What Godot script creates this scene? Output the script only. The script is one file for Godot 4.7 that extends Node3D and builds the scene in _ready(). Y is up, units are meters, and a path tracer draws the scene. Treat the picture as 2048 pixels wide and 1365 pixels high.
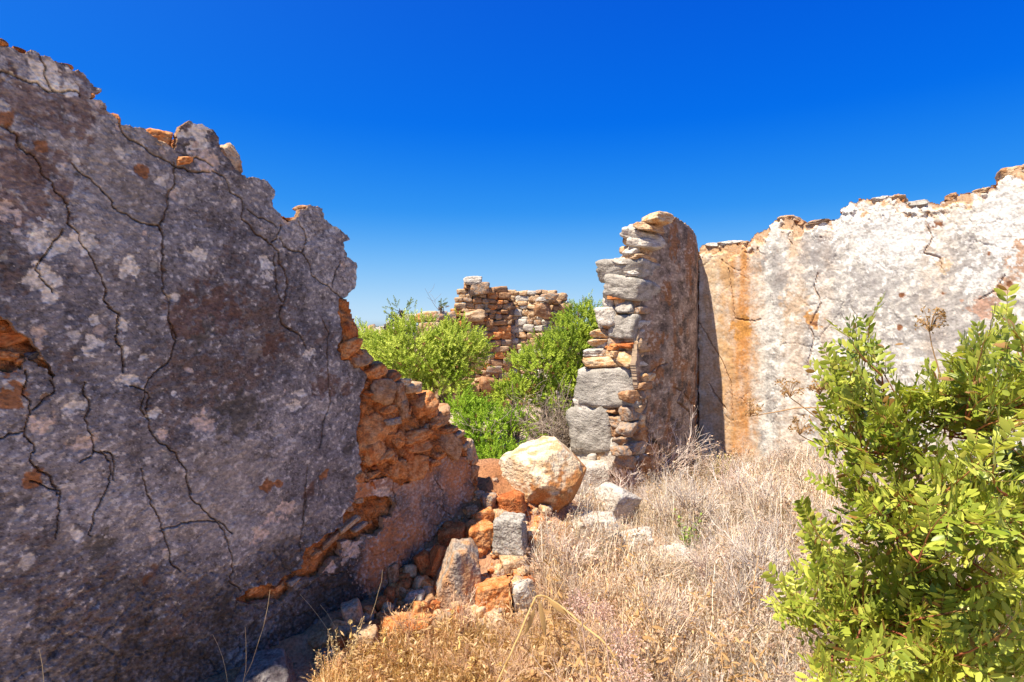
extends Node3D
# A ruined farmhouse: cracked plastered walls, a collapsed doorway, rubble, dry brush and lentisk bushes under a deep blue sky.

const F := 1182.0                       # focal length for a frame 2048 wide
const EYE := Vector3(0, 1.6, 0)
const PITCH := -0.0233

var cam_basis := Basis(Vector3.RIGHT, PITCH)
var taken := {}
var M := {}
var ico := {}
var rock_cache := {}
var rng := RandomNumberGenerator.new()
var gn := FastNoiseLite.new()           # noise of the ground

# wall frames: origin on the ground line, along, outward
var LW := {"o": Vector3(-0.99, 0, -2.75), "u": Vector3(0.617, 0, -0.787), "n": Vector3(0.787, 0, 0.617)}
var RW := {"o": Vector3(2.19, 0, -6.8), "u": Vector3(0.787, 0, 0.617), "n": Vector3(-0.617, 0, 0.787)}
var JW := {"o": Vector3(1.2, 0, -5.54), "u": Vector3(-0.787, 0, -0.617), "n": Vector3(-0.617, 0, 0.787)}


# ---------------------------------------------------------------- mesh collector
class MB:
	var v := PackedVector3Array()
	var n := PackedVector3Array()
	var c := PackedColorArray()
	var i := PackedInt32Array()

	func vert(p: Vector3, nn: Vector3, col: Color) -> int:
		v.append(p)
		n.append(nn)
		c.append(col)
		return v.size() - 1

	func tri(a: Vector3, b: Vector3, d: Vector3, nn: Vector3, col: Color) -> void:
		var k := v.size()
		vert(a, nn, col)
		vert(b, nn, col)
		vert(d, nn, col)
		if (b - a).cross(d - a).dot(nn) > 0:
			i.append_array(PackedInt32Array([k, k + 2, k + 1]))
		else:
			i.append_array(PackedInt32Array([k, k + 1, k + 2]))

	func tube(pts: PackedVector3Array, r0: float, r1: float, sides: int, col: Color, col2: Color) -> void:
		var m := pts.size()
		var first := v.size()
		for k in m:
			var dir := (pts[mini(k + 1, m - 1)] - pts[maxi(k - 1, 0)]).normalized()
			var side := dir.cross(Vector3.UP if absf(dir.y) < 0.9 else Vector3.RIGHT).normalized()
			var up := side.cross(dir)
			var t := float(k) / float(m - 1)
			var r := lerpf(r0, r1, t)
			for s in sides:
				var a := TAU * s / sides
				var nn := side * cos(a) + up * sin(a)
				vert(pts[k] + nn * r, nn, col.lerp(col2, t))
		for k in m - 1:
			for s in sides:
				var a := first + k * sides + s
				var b := first + k * sides + (s + 1) % sides
				i.append_array(PackedInt32Array([a, b, a + sides, b, b + sides, a + sides]))

	# a thin bent blade that tapers to its tip
	func blade(pts: PackedVector3Array, w: float, col: Color, col2: Color, side: Vector3) -> void:
		var m := pts.size()
		var first := v.size()
		for k in m:
			var t := float(k) / float(m - 1)
			var dir := (pts[mini(k + 1, m - 1)] - pts[maxi(k - 1, 0)]).normalized()
			var nn := side.cross(dir).normalized()
			var ww := w * (1.0 - 0.75 * t)
			vert(pts[k] - side * ww, nn, col.lerp(col2, t))
			vert(pts[k] + side * ww, nn, col.lerp(col2, t))
		for k in m - 1:
			var a := first + k * 2
			i.append_array(PackedInt32Array([a, a + 2, a + 1, a + 1, a + 2, a + 3]))

	# a leaf: oval blade folded at its midrib and bent back, from p along dir
	func leaf(p: Vector3, dir: Vector3, up: Vector3, length: float, width: float, fold: float, bend: float, col: Color, fine := true) -> void:
		var side := dir.cross(up).normalized()
		up = side.cross(dir).normalized()
		var prof: Array = [[0.0, 0.06], [0.22, 0.72], [0.52, 1.0], [0.8, 0.72], [1.0, 0.03]] if fine else [[0.0, 0.1], [0.5, 1.0], [1.0, 0.05]]
		var first := v.size()
		for q in prof:
			var t: float = q[0]
			var w: float = q[1] * width * 0.5
			var mid := p + dir * length * t - up * bend * length * t * t
			var nm := (up + dir * bend * 2.0 * t).normalized()
			vert(mid - up * fold * w, nm, col)
			vert(mid + side * w, (nm + side * fold * 0.7).normalized(), col)
			vert(mid - side * w, (nm - side * fold * 0.7).normalized(), col)
		for k in prof.size() - 1:
			var a := first + k * 3
			i.append_array(PackedInt32Array([a, a + 3, a + 1, a + 1, a + 3, a + 4, a, a + 2, a + 3, a + 2, a + 5, a + 3]))

	func mesh() -> ArrayMesh:
		var arr := []
		arr.resize(Mesh.ARRAY_MAX)
		arr[Mesh.ARRAY_VERTEX] = v
		arr[Mesh.ARRAY_NORMAL] = n
		arr[Mesh.ARRAY_COLOR] = c
		arr[Mesh.ARRAY_INDEX] = i
		var m := ArrayMesh.new()
		m.add_surface_from_arrays(Mesh.PRIMITIVE_TRIANGLES, arr)
		return m


# ---------------------------------------------------------------- naming
func numbered(called: String) -> String:
	var k: int = taken.get(called, 0)
	taken[called] = k + 1
	return called if k == 0 else "%s_%03d" % [called, k]


func tag(o: Node3D, label: String, category: String, group := "", kind := "") -> Node3D:
	if label:
		o.set_meta("label", label)
	if category:
		o.set_meta("category", category)
	if group:
		o.set_meta("group", group)
	if kind:
		o.set_meta("kind", kind)
	return o


func thing(called: String, label: String, category: String, at: Vector3, group := "") -> Node3D:
	var o := Node3D.new()
	o.name = numbered(called)
	add_child(o)
	o.position = at
	return tag(o, label, category, group, "thing")


func single(called: String, mesh: Mesh, mat: Material, xf: Transform3D) -> MeshInstance3D:
	var o := MeshInstance3D.new()
	o.name = numbered(called)
	o.mesh = mesh
	o.material_override = mat
	o.transform = xf
	add_child(o)
	return o


func part(parent: Node3D, called: String, mesh: Mesh, mat: Material, xf := Transform3D()) -> MeshInstance3D:
	var o := MeshInstance3D.new()
	o.name = called
	o.mesh = mesh
	o.material_override = mat
	o.transform = xf
	parent.add_child(o, true)
	return o


func scatter(parent: Node3D, called: String, mesh: Mesh, mat: Material, xfs: Array, cols: Array) -> MultiMeshInstance3D:
	var mm := MultiMesh.new()
	mm.transform_format = MultiMesh.TRANSFORM_3D
	mm.use_colors = true
	mm.mesh = mesh
	mm.instance_count = xfs.size()
	for k in xfs.size():
		mm.set_instance_transform(k, xfs[k])
		mm.set_instance_color(k, cols[k])
	var o := MultiMeshInstance3D.new()
	o.name = called if parent != self else numbered(called)
	o.multimesh = mm
	o.material_override = mat
	parent.add_child(o, true)
	o.set_meta("kind", "stuff")
	return o


# ---------------------------------------------------------------- places
func ray(px: float, py: float) -> Vector3:
	return cam_basis * Vector3((px - 1024.0) / F, -(py - 682.5) / F, -1.0)


func spot(px: float, py: float, d: float) -> Vector3:
	return EYE + ray(px, py) * d


func to_px(p: Vector3) -> Vector2:
	var q := cam_basis.inverse() * (p - EYE)
	if q.z > -0.05:
		return Vector2(-9999, -9999)
	return Vector2(1024.0 + F * q.x / -q.z, 682.5 - F * q.y / -q.z)


func on_wall(fr: Dictionary, px: float, py: float) -> Vector3:
	var r := ray(px, py)
	var n: Vector3 = fr.n
	return EYE + r * (n.dot(fr.o - EYE) / n.dot(r))


func uv(fr: Dictionary, px: float, py: float) -> Vector2:
	var p := on_wall(fr, px, py)
	return Vector2((p - fr.o).dot(fr.u), p.y)


# an outline drawn over a part of the photograph (origin ox, oy; s times enlarged), laid on a wall
func outline(fr: Dictionary, pts: Array, ox := 0.0, oy := 0.0, s := 1.0) -> PackedVector2Array:
	var out := PackedVector2Array()
	for p in pts:
		out.append(uv(fr, ox + p[0] / s, oy + p[1] / s))
	return out


func ground_y(x: float, z: float) -> float:
	var d := Vector2(x, z)
	var y := 0.03
	y += 0.43 * exp(-d.distance_squared_to(Vector2(-0.2, -4.0)) / 0.42)
	y += 0.16 * exp(-d.distance_squared_to(Vector2(0.25, -4.5)) / 0.5)
	var p := Vector3(x, 0, z) - Vector3(-0.99, 0, -2.75)
	var nn: float = p.dot(LW.n)
	var uu: float = p.dot(LW.u)
	y += 0.14 * exp(-maxf(nn, 0.0) / 0.3) * smoothstep(-1.2, 0.0, uu) * (1.0 - smoothstep(1.6, 2.4, uu))
	y -= 0.12 * exp(-d.distance_squared_to(Vector2(2.0, -6.4)) / 0.8)
	y += 0.2 * smoothstep(-6.0, -9.0, z)
	y += gn.get_noise_2d(x * 1.5, z * 1.5) * 0.06 + gn.get_noise_2d(x * 9.0, z * 9.0) * 0.02
	return y


func on_ground(px: float, py: float) -> Vector3:
	var r := ray(px, py)
	var t := 1.0
	while t < 14.0:
		var p := EYE + r * t
		if p.y < ground_y(p.x, p.z):
			return p
		t += 0.015
	return EYE + r * 14.0


# ---------------------------------------------------------------- materials
func ramp(stops: Array) -> Gradient:
	var g := Gradient.new()
	var offs := PackedFloat32Array()
	var cols := PackedColorArray()
	for s in stops:
		offs.append(s[0])
		cols.append(s[1])
	g.offsets = offs
	g.colors = cols
	return g


func noise_tex(seed_: int, freq: float, oct: int, stops: Array, kind := FastNoiseLite.TYPE_SIMPLEX_SMOOTH, size := 512) -> NoiseTexture2D:
	var n := FastNoiseLite.new()
	n.seed = seed_
	n.noise_type = kind
	n.frequency = freq
	n.fractal_octaves = oct
	n.fractal_gain = 0.6
	var t := NoiseTexture2D.new()
	t.width = size
	t.height = size
	t.seamless = true
	t.noise = n
	if stops:
		t.color_ramp = ramp(stops)
	return t


func mat(called: String, rough: float, grain: Texture2D, grain_scale: float, bump: Texture2D, bump_cm: float, world := true) -> StandardMaterial3D:
	var m := StandardMaterial3D.new()
	m.resource_name = called
	m.vertex_color_use_as_albedo = true
	m.roughness = rough
	m.metallic_specular = 0.25
	if grain:
		m.albedo_texture = grain
		m.uv1_triplanar = true
		m.uv1_world_triplanar = world
		m.uv1_scale = Vector3.ONE * grain_scale
	if bump:
		m.heightmap_enabled = true
		m.heightmap_texture = bump
		m.heightmap_scale = bump_cm
	return m


func grey(v: float) -> Color:
	return Color(v, v, v)


func make_materials() -> void:
	var g1 := noise_tex(3, 0.035, 5, [[0.0, grey(0.62)], [0.35, grey(0.86)], [0.6, grey(0.97)], [1.0, grey(1.0)]])
	var g2 := noise_tex(9, 0.05, 6, [[0.0, grey(0.55)], [0.4, grey(0.84)], [0.7, grey(1.0)], [1.0, grey(1.0)]])
	var b1 := noise_tex(21, 0.03, 6, [])
	var b2 := noise_tex(27, 0.02, 6, [])
	M.plaster = mat("weathered lime plaster", 0.95, g1, 2.6, b1, 0.7)
	M.pale_plaster = mat("sunlit lime plaster", 0.95, g1, 1.7, b1, 0.16)
	M.brown_plaster = mat("stained lime plaster", 0.95, g1, 1.9, b1, 0.3)
	M.brown_plaster.uv1_scale = Vector3(0.9, 1.9, 0.9)
	M.stone = mat("limestone", 0.92, g2, 2.6, b2, 1.1)
	M.clay = mat("red clay mortar", 0.97, g2, 3.1, b2, 2.5)
	M.ground = mat("dry earth", 0.98, g2, 1.7, b2, 2.0)
	for k in [["leaf", 0.36, 0.36], ["small_leaf", 0.5, 0.25], ["straw", 0.7, 0.3], ["dry_leaf", 0.65, 0.4], ["bark", 0.9, 0.0], ["twig", 0.85, 0.0], ["petal", 0.9, 0.4]]:
		var m := StandardMaterial3D.new()
		m.resource_name = str(k[0]).replace("_", " ")
		m.vertex_color_use_as_albedo = true
		m.roughness = k[1]
		m.metallic_specular = 0.4 if k[0] == "leaf" else 0.25
		m.cull_mode = BaseMaterial3D.CULL_DISABLED
		if k[2] > 0:
			m.backlight_enabled = true
			var b := Color(k[2] * 2.0, k[2] * 2.0, k[2] * 1.0) if k[0] != "petal" else Color(0.6, 0.6, 0.6)
			m.backlight = b.linear_to_srgb()
		M[k[0]] = m


# ---------------------------------------------------------------- sky
func sky_picture(exposure: float, sun_at: Vector3) -> ImageTexture:
	var w := 512
	var h := 256
	var im := Image.create_empty(w, h, false, Image.FORMAT_RGBF)
	var stops: Array = [
		[0.0, Color(0.80, 0.90, 0.975)], [0.035, Color(0.72, 0.865, 0.98)], [0.10, Color(0.50, 0.755, 0.98)], [0.19, Color(0.20, 0.585, 0.955)],
		[0.32, Color(0.02, 0.435, 0.925)], [0.50, Color(0.0, 0.335, 0.85)], [0.75, Color(0.0, 0.27, 0.74)], [1.0, Color(0.0, 0.24, 0.68)]]
	for y in h:
		var el := PI * (0.5 - (y + 0.5) / h)
		var e := sin(el)
		var base := Color(0.5, 0.42, 0.32)
		if e >= 0:
			base = stops[stops.size() - 1][1]
			for k in stops.size() - 1:
				if e <= stops[k + 1][0]:
					base = stops[k][1].lerp(stops[k + 1][1], (e - stops[k][0]) / (stops[k + 1][0] - stops[k][0]))
					break
		for x in w:
			var az := TAU * (x + 0.5) / w
			var dir := Vector3(sin(az) * cos(el), e, -cos(az) * cos(el))
			var c := base
			if e >= 0:
				var g := pow(clampf((dir.dot(sun_at) + 0.15) / 1.15, 0, 1), 1.7)
				c = c.lerp(Color(0.50, 0.72, 1.0), g * 0.8)
			c = c.srgb_to_linear()
			im.set_pixel(x, y, Color(c.r / exposure, c.g / exposure, c.b / exposure))
	return ImageTexture.create_from_image(im)


# ---------------------------------------------------------------- plaster and masonry sheets
func fnoise(seed_: int, freq: float, oct := 1, kind := FastNoiseLite.TYPE_SIMPLEX_SMOOTH) -> FastNoiseLite:
	var n := FastNoiseLite.new()
	n.seed = seed_
	n.frequency = freq
	n.noise_type = kind
	n.fractal_type = FastNoiseLite.FRACTAL_FBM if oct > 1 else FastNoiseLite.FRACTAL_NONE
	n.fractal_octaves = oct
	n.fractal_gain = 0.55
	return n


func cell_edges(seed_: int, freq: float) -> FastNoiseLite:
	var n := fnoise(seed_, freq, 1, FastNoiseLite.TYPE_CELLULAR)
	n.cellular_return_type = FastNoiseLite.RETURN_DISTANCE2_SUB
	n.cellular_jitter = 1.0
	n.domain_warp_enabled = true
	n.domain_warp_amplitude = 0.35 / freq
	n.domain_warp_frequency = freq * 1.3
	return n


# One face of a wall as a relief: cells of size c inside the outline and outside the holes; where it ends it has a real edge of that thickness.
class Sheet:
	var fr: Dictionary
	var base: Vector3
	var u0: float
	var v0: float
	var c: float
	var nu: int
	var nv: int
	var inside := PackedByteArray()
	var h := PackedFloat32Array()
	var crack := PackedFloat32Array()
	var spot_amount := PackedFloat32Array()
	var spot_color := PackedColorArray()
	var col := PackedColorArray()

	func setup(frame: Dictionary, at: Vector3, poly: PackedVector2Array, holes: Array, cell: float, rough: float, seed_: int) -> void:
		fr = frame
		base = at
		c = cell
		var lo := poly[0]
		var hi := poly[0]
		for p in poly:
			lo = lo.min(p)
			hi = hi.max(p)
		u0 = lo.x - c * 2
		v0 = maxf(lo.y, -0.3) - c * 2
		nu = int((hi.x - u0) / c) + 3
		nv = int((hi.y - v0) / c) + 3
		inside.resize(nu * nv)
		h.resize(nu * nv)
		crack.resize(nu * nv)
		spot_amount.resize(nu * nv)
		spot_color.resize(nu * nv)
		col.resize(nu * nv)
		var n1 := FastNoiseLite.new()
		n1.seed = seed_
		n1.frequency = 14.0
		n1.fractal_octaves = 3
		for y in nv - 1:
			for x in nu - 1:
				var p := Vector2(u0 + (x + 0.5) * c, v0 + (y + 0.5) * c)
				var q := p + Vector2(n1.get_noise_2d(p.x, p.y), n1.get_noise_2d(p.x + 40.0, p.y)) * rough
				var yes := Geometry2D.is_point_in_polygon(q, poly)
				if yes:
					for hole in holes:
						if Geometry2D.is_point_in_polygon(q, hole):
							yes = false
							break
				inside[y * nu + x] = 1 if yes else 0

	# a crack along points, width in metres
	func add_crack(pts: PackedVector2Array, width: float, depth: float, g: RandomNumberGenerator) -> void:
		var fine := PackedVector2Array()
		for k in pts.size() - 1:
			var a := pts[k]
			var b := pts[k + 1]
			var whole := a.distance_to(b)
			var across := (b - a).orthogonal().normalized()
			var at := 0.0
			while at < whole:
				fine.append(a.lerp(b, at / whole) + across * g.randf_range(-0.0055, 0.0055) * (1.0 if at > 0.0 else 0.3))
				at += g.randf_range(0.007, 0.03)
		fine.append(pts[pts.size() - 1])
		var swell := 1.0
		var chips: Array = []
		for k in fine.size() - 1:
			var a := fine[k]
			var b := fine[k + 1]
			var t := float(k) / fine.size()
			swell = clampf(swell + g.randf_range(-0.35, 0.35), 0.15, 2.0)
			if width > 0.004 and g.randf() < 0.05:          # a chip broken off the lip
				chips.append([a, g.randf_range(0.006, 0.017)])
			var w := width * swell * minf(1.0, 0.35 + 4.0 * minf(t, 1.0 - t))
			var reach := w + c
			var x0 := maxi(0, int((minf(a.x, b.x) - reach - u0) / c))
			var x1 := mini(nu - 1, int((maxf(a.x, b.x) + reach - u0) / c) + 1)
			var y0 := maxi(0, int((minf(a.y, b.y) - reach - v0) / c))
			var y1 := mini(nv - 1, int((maxf(a.y, b.y) + reach - v0) / c) + 1)
			for y in range(y0, y1 + 1):
				for x in range(x0, x1 + 1):
					var p := Vector2(u0 + x * c, v0 + y * c)
					var near := Geometry2D.get_closest_point_to_segment(p, a, b)
					var d := p.distance_to(near) / maxf(w * 0.5, c * 0.62)
					if d < 1.0:
						var i := y * nu + x
						crack[i] = maxf(crack[i], depth * (1.0 - d * d))

		for chip in chips:
			var p0: Vector2 = chip[0]
			var r: float = chip[1]
			var sides := PackedVector2Array()
			for k in 6:
				sides.append(p0 + Vector2.from_angle(k * 1.047 + g.randf_range(-0.3, 0.3)) * r * g.randf_range(0.5, 1.1))
			for y in range(maxi(0, int((p0.y - r - v0) / c)), mini(nv, int((p0.y + r - v0) / c) + 2)):
				for x in range(maxi(0, int((p0.x - r - u0) / c)), mini(nu, int((p0.x + r - u0) / c) + 2)):
					if Geometry2D.is_point_in_polygon(Vector2(u0 + x * c, v0 + y * c), sides):
						crack[y * nu + x] = maxf(crack[y * nu + x], 0.007)

	func add_spot(at: Vector2, r: float, tone: Color, stretch: float, n: FastNoiseLite) -> void:
		var rx := r / stretch
		var ry := r * stretch
		for y in range(maxi(0, int((at.y - ry * 1.6 - v0) / c)), mini(nv, int((at.y + ry * 1.6 - v0) / c) + 1)):
			for x in range(maxi(0, int((at.x - rx * 1.6 - u0) / c)), mini(nu, int((at.x + rx * 1.6 - u0) / c) + 1)):
				var p := Vector2(u0 + x * c, v0 + y * c)
				var d := Vector2((p.x - at.x) / rx, (p.y - at.y) / ry).length()
				var s := clampf((0.85 - d + n.get_noise_2d(p.x, p.y) * 1.15) * 5.5, 0, 1)
				var i := y * nu + x
				if s > 0.0 and s * tone.a >= spot_amount[i] * 0.8:
					spot_amount[i] = s * tone.a
					spot_color[i] = tone

	func build(thick: float, edge: Color, back: bool, wander: float, seed_: int) -> ArrayMesh:
		var mb := MB.new()
		var index := PackedInt32Array()
		index.resize(nu * nv)
		index.fill(-1)
		var U: Vector3 = fr.u
		var N: Vector3 = fr.n
		var O: Vector3 = fr.o - base
		var jn := FastNoiseLite.new()
		jn.seed = seed_
		jn.frequency = 0.9 / c
		var pos := PackedVector3Array()
		pos.resize(nu * nv)
		for y in nv - 1:
			for x in nu - 1:
				if not inside[y * nu + x]:
					continue
				for k in 4:
					var xx := x + (k & 1)
					var yy := y + (k >> 1)
					var i := yy * nu + xx
					if index[i] >= 0:
						continue
					var u := u0 + xx * c
					var v := v0 + yy * c
					var ju := jn.get_noise_2d(u, v) * wander * c
					var jv := jn.get_noise_2d(u + 77.0, v) * wander * c
					pos[i] = O + U * (u + ju) + Vector3(0, v + jv, 0) + N * h[i]
					var hx := (h[mini(i + 1, nu * nv - 1)] - h[maxi(i - 1, 0)]) / (2.0 * c)
					var hy := (h[mini(i + nu, nu * nv - 1)] - h[maxi(i - nu, 0)]) / (2.0 * c)
					index[i] = mb.vert(pos[i], (N - U * hx - Vector3(0, hy, 0)).normalized(), col[i])
				var a := index[y * nu + x]
				var b := index[y * nu + x + 1]
				var d := index[(y + 1) * nu + x]
				var e := index[(y + 1) * nu + x + 1]
				mb.i.append_array(PackedInt32Array([a, d, b, b, d, e]))
		# edges
		var steps: Array = [[1, 0, 1, 1, 1, 0], [-1, 0, 0, 0, 0, 1], [0, 1, 0, 1, 1, 1], [0, -1, 1, 0, 0, 0]]
		for y in range(1, nv - 1):
			for x in range(1, nu - 1):
				if not inside[y * nu + x]:
					continue
				for s in steps:
					if inside[(y + s[1]) * nu + x + s[0]]:
						continue
					var p0 := pos[(y + s[3]) * nu + x + s[2]]
					var p1 := pos[(y + s[5]) * nu + x + s[4]]
					var nn: Vector3 = U * s[0] + Vector3(0, s[1], 0)
					var tone := edge * (0.95 + 0.12 * jn.get_noise_2d(p0.x * 0.3, p0.y * 0.3))
					tone.a = 1.0
					var q0 := p0 - N * (thick + (p0 - O).dot(N))
					var q1 := p1 - N * (thick + (p1 - O).dot(N))
					mb.tri(p0, p1, q1, nn, tone)
					mb.tri(p0, q1, q0, nn, tone)
		if back:
			for y in range(0, nv - 1):
				var x := 0
				while x < nu - 1:
					if inside[y * nu + x]:
						var x1 := x
						while x1 < nu - 1 and inside[y * nu + x1]:
							x1 += 1
						var p := O + U * (u0 + x * c) + Vector3(0, v0 + y * c, 0) - N * thick
						var w := U * ((x1 - x) * c)
						mb.tri(p, p + w, p + w + Vector3(0, c, 0), -N, edge)
						mb.tri(p, p + w + Vector3(0, c, 0), p + Vector3(0, c, 0), -N, edge)
						x = x1
					x += 1
		return mb.mesh()


func lin(r: float, g: float, b: float) -> Color:
	return Color(r, g, b)


# the tones of each kind of plaster; style: "grey" (shaded wall), "brown" (pillar), "white" (sunlit wall), "clay" (core)
func tint(s: Sheet, style: String, seed_: int, zones: Dictionary = {}) -> void:
	var big := fnoise(seed_, 1.3, 3)
	var mid := fnoise(seed_ + 1, 8.5 if style == "grey" else 6.5, 5)
	var fine := fnoise(seed_ + 2, 42.0, 3)
	var fleck := fnoise(seed_ + 3, 34.0 if style == "grey" else 21.0, 4)
	var streak := fnoise(seed_ + 4, 4.0, 2)
	var cells := cell_edges(seed_ + 5, 9.0 if style == "brown" else 7.0 if style != "clay" else 11.0)
	var lump := fnoise(seed_ + 6, 3.2, 3)
	var speck := fnoise(seed_ + 7, 95.0, 2)
	var nu := s.nu
	var bz: PackedVector2Array = zones.get("coat", PackedVector2Array())
	var crazed: float = zones.get("crazed", 0.25)
	for y in s.nv:
		for x in nu:
			var i := y * nu + x
			if not (s.inside[i] or (x > 0 and s.inside[i - 1]) or (y > 0 and s.inside[i - nu]) or (x > 0 and y > 0 and s.inside[i - nu - 1])):
				continue
			var u := s.u0 + x * s.c
			var v := s.v0 + y * s.c
			var b := big.get_noise_2d(u, v)
			var m := mid.get_noise_2d(u, v)
			var f := fine.get_noise_2d(u, v)
			var k := fleck.get_noise_2d(u, v)
			var l := lump.get_noise_2d(u, v)
			var c := Color.BLACK
			var height := 0.0
			if style == "grey":
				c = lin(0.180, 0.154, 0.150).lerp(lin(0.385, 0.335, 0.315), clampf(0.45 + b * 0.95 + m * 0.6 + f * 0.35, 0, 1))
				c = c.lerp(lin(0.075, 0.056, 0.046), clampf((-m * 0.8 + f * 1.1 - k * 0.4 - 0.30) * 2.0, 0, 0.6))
				var k2 := fleck.get_noise_2d((u + v) * 0.36 + 31.0, (v - u * 0.6) * 0.62)
				c = c.lerp(lin(0.42, 0.355, 0.305), clampf((k * 0.8 + k2 * 0.7 + m * 0.6 + b * 0.3 - 0.30) * 5.0, 0, 0.6))
				c = c.lerp(lin(0.68, 0.595, 0.52), clampf((k * 0.9 + f * 0.5 + k2 * 0.9 + b * 0.4 + m * 0.5 - 0.56) * 16.0, 0, 0.92))
				c = c.lerp(lin(0.21, 0.115, 0.07), clampf((-k2 * 0.9 - b * 1.0 - 0.42) * 3.0, 0, 0.5))
				var sp := speck.get_noise_2d(u, v)
				c = c.lerp(lin(0.60, 0.52, 0.44), clampf((sp + k * 0.5 + b * 0.4 - 0.52) * 5.0, 0, 0.7))
				c = c.lerp(lin(0.05, 0.038, 0.032), clampf((-sp - k * 0.4 - b * 0.3 - 0.46) * 5.0, 0, 0.6))
				var foot_dark := smoothstep(0.72, 0.1, v + l * 0.5 + 0.12 * m)          # plaster colour gets darker in patches towards the foot of the wall
				c = c.lerp(lin(0.065, 0.05, 0.04), clampf(foot_dark * (0.78 + f * 0.9 + m * 1.1), 0, 0.92))
				if bz and Geometry2D.is_point_in_polygon(Vector2(u + m * 0.06, v + k * 0.06), bz):
					var t := clampf(0.72 + l * 0.8 + f * 0.35 - foot_dark * 0.35, 0, 1)
					c = c.lerp(lin(0.60, 0.245, 0.10), t * 0.92)
					c = c.lerp(lin(0.55, 0.40, 0.32), clampf((k + m * 0.7 - 0.25) * 4.0, 0, 0.7))
				height = l * 0.009 + m * 0.003 + f * 0.0011 + k * 0.0009
				var rough_zone := smoothstep(0.9, 0.3, v + b * 0.5)
				var e := cells.get_noise_2d(u, v) + 1.0
				var crack := (1.0 - smoothstep(0.0, 0.09, e)) * clampf(rough_zone * 1.0 + crazed * (b + 0.2) * 2.0, 0, 1)
				height -= crack * 0.009
				height += rough_zone * (mid.get_noise_2d(u * 2.1 + 9.0, v * 2.1) * 0.012 + k * 0.004)
			elif style == "brown":
				m = mid.get_noise_2d(u * 0.45, v)
				f = fine.get_noise_2d(u * 0.45, v)
				k = fleck.get_noise_2d(u * 0.45, v)
				var st := streak.get_noise_2d(u * 0.9, v * 0.45)
				c = lin(0.26, 0.185, 0.135).lerp(lin(0.45, 0.335, 0.25), clampf(0.45 + st * 0.7 + m * 0.9, 0, 1))
				c = c.lerp(lin(0.34, 0.15, 0.06), clampf((st * 0.9 + b * 1.1 + m * 0.4 - 0.12) * 2.2, 0, 0.75))
				c = c.lerp(lin(0.09, 0.068, 0.056), clampf((-st * 0.45 - m * 1.1 + f * 0.8 - 0.2) * 1.8, 0, 0.7))
				c = c.lerp(lin(0.62, 0.48, 0.365), clampf((k + m * 0.8 + f * 0.4 - 0.34) * 7.0, 0, 0.88))
				height = l * 0.010 + m * 0.0025 + f * 0.001
				var e := cells.get_noise_2d(u * 0.9, v * 0.9) + 1.0
				var low := smoothstep(1.35, 0.7, v + b * 0.4)
				height -= (1.0 - smoothstep(0.0, 0.11, e)) * 0.012 * low
				height += low * cells.get_noise_2d(floorf(e * 3.0), v * 0.3) * 0.004
			elif style == "white":
				var st := streak.get_noise_2d(u * 1.9, v * 0.28)
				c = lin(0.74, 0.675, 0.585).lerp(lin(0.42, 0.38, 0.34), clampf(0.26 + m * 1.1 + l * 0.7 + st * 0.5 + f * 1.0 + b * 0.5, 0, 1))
				c = c.lerp(lin(0.33, 0.29, 0.275), clampf((m * 0.9 + l * 0.6 + k * 0.8 + f * 0.9 - 0.48) * 3.5, 0, 0.8))
				c = c.lerp(lin(0.92, 0.87, 0.80), clampf((k * 0.9 - m * 0.6 + f * 0.4 - 0.24) * 8.0, 0, 0.85))
				for z in zones.get("streaks", []):                                        # rust-coloured runs below the open top: [u, half width, strength, tone]
					var d: float = absf(u + m * 0.05 + l * 0.05 - z[0]) / z[1]
					var a: float = clampf((1.25 - d + k * 0.45 + m * 0.6) * 1.4, 0, 1) * z[2] * clampf(0.85 + 0.6 * st + 0.35 * f, 0.2, 1.0)
					var tone: Color = z[3]
					c = c.lerp(tone, a)
				height = l * 0.014 + m * 0.0022 + f * 0.0008
				var e := cells.get_noise_2d(u * 0.55, v * 0.55) + 1.0
				height -= (1.0 - smoothstep(0.0, 0.05, e)) * 0.008 * clampf(b * 3.0 + 0.1, 0, 1)
				var top: float = zones.get("top_edge", 9.0)
				if top < 9.0:
					var td: float = rim_distance(s, x, y)
					var w := clampf((0.13 + l * 0.16 + m * 0.09 - td) * 22.0, 0, 1)          # the top rim has lost its lime and shows clay
					c = c.lerp(lin(0.60, 0.31, 0.135).lerp(lin(0.70, 0.48, 0.30), clampf(0.5 + f * 1.5, 0, 1)), w * 0.9)
					height -= w * 0.03
			else:
				var e := cells.get_noise_2d(u, v) + 1.0
				c = lin(0.54, 0.165, 0.045).lerp(lin(0.68, 0.27, 0.095), clampf(0.5 + m * 1.1 + f * 0.6, 0, 1))
				c = c.lerp(lin(0.32, 0.095, 0.03), clampf((-m - 0.05 + k * 0.5) * 2.0, 0, 0.7))
				c = c.lerp(lin(0.60, 0.36, 0.20), clampf((k + f * 0.5 - 0.35) * 4.0, 0, 0.55))
				height = l * 0.028 + m * 0.014 + k * 0.006 + f * 0.003 - (1.0 - smoothstep(0.0, 0.16, e)) * 0.02
			var a := s.spot_amount[i]
			if a > 0.0:
				var tone := s.spot_color[i]
				tone.a = 1.0
				c = c.lerp(tone * (0.86 + 0.5 * f + 0.2 * m), a)
				height -= a * 0.0025
			if s.crack[i] > 0.0:
				height -= s.crack[i]
				c = c.lerp(lin(0.30, 0.15, 0.08), 0.55)                                 # broken plaster inside a crack shows its clay
			c.a = 1.0
			s.col[i] = c
			s.h[i] += height


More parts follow.
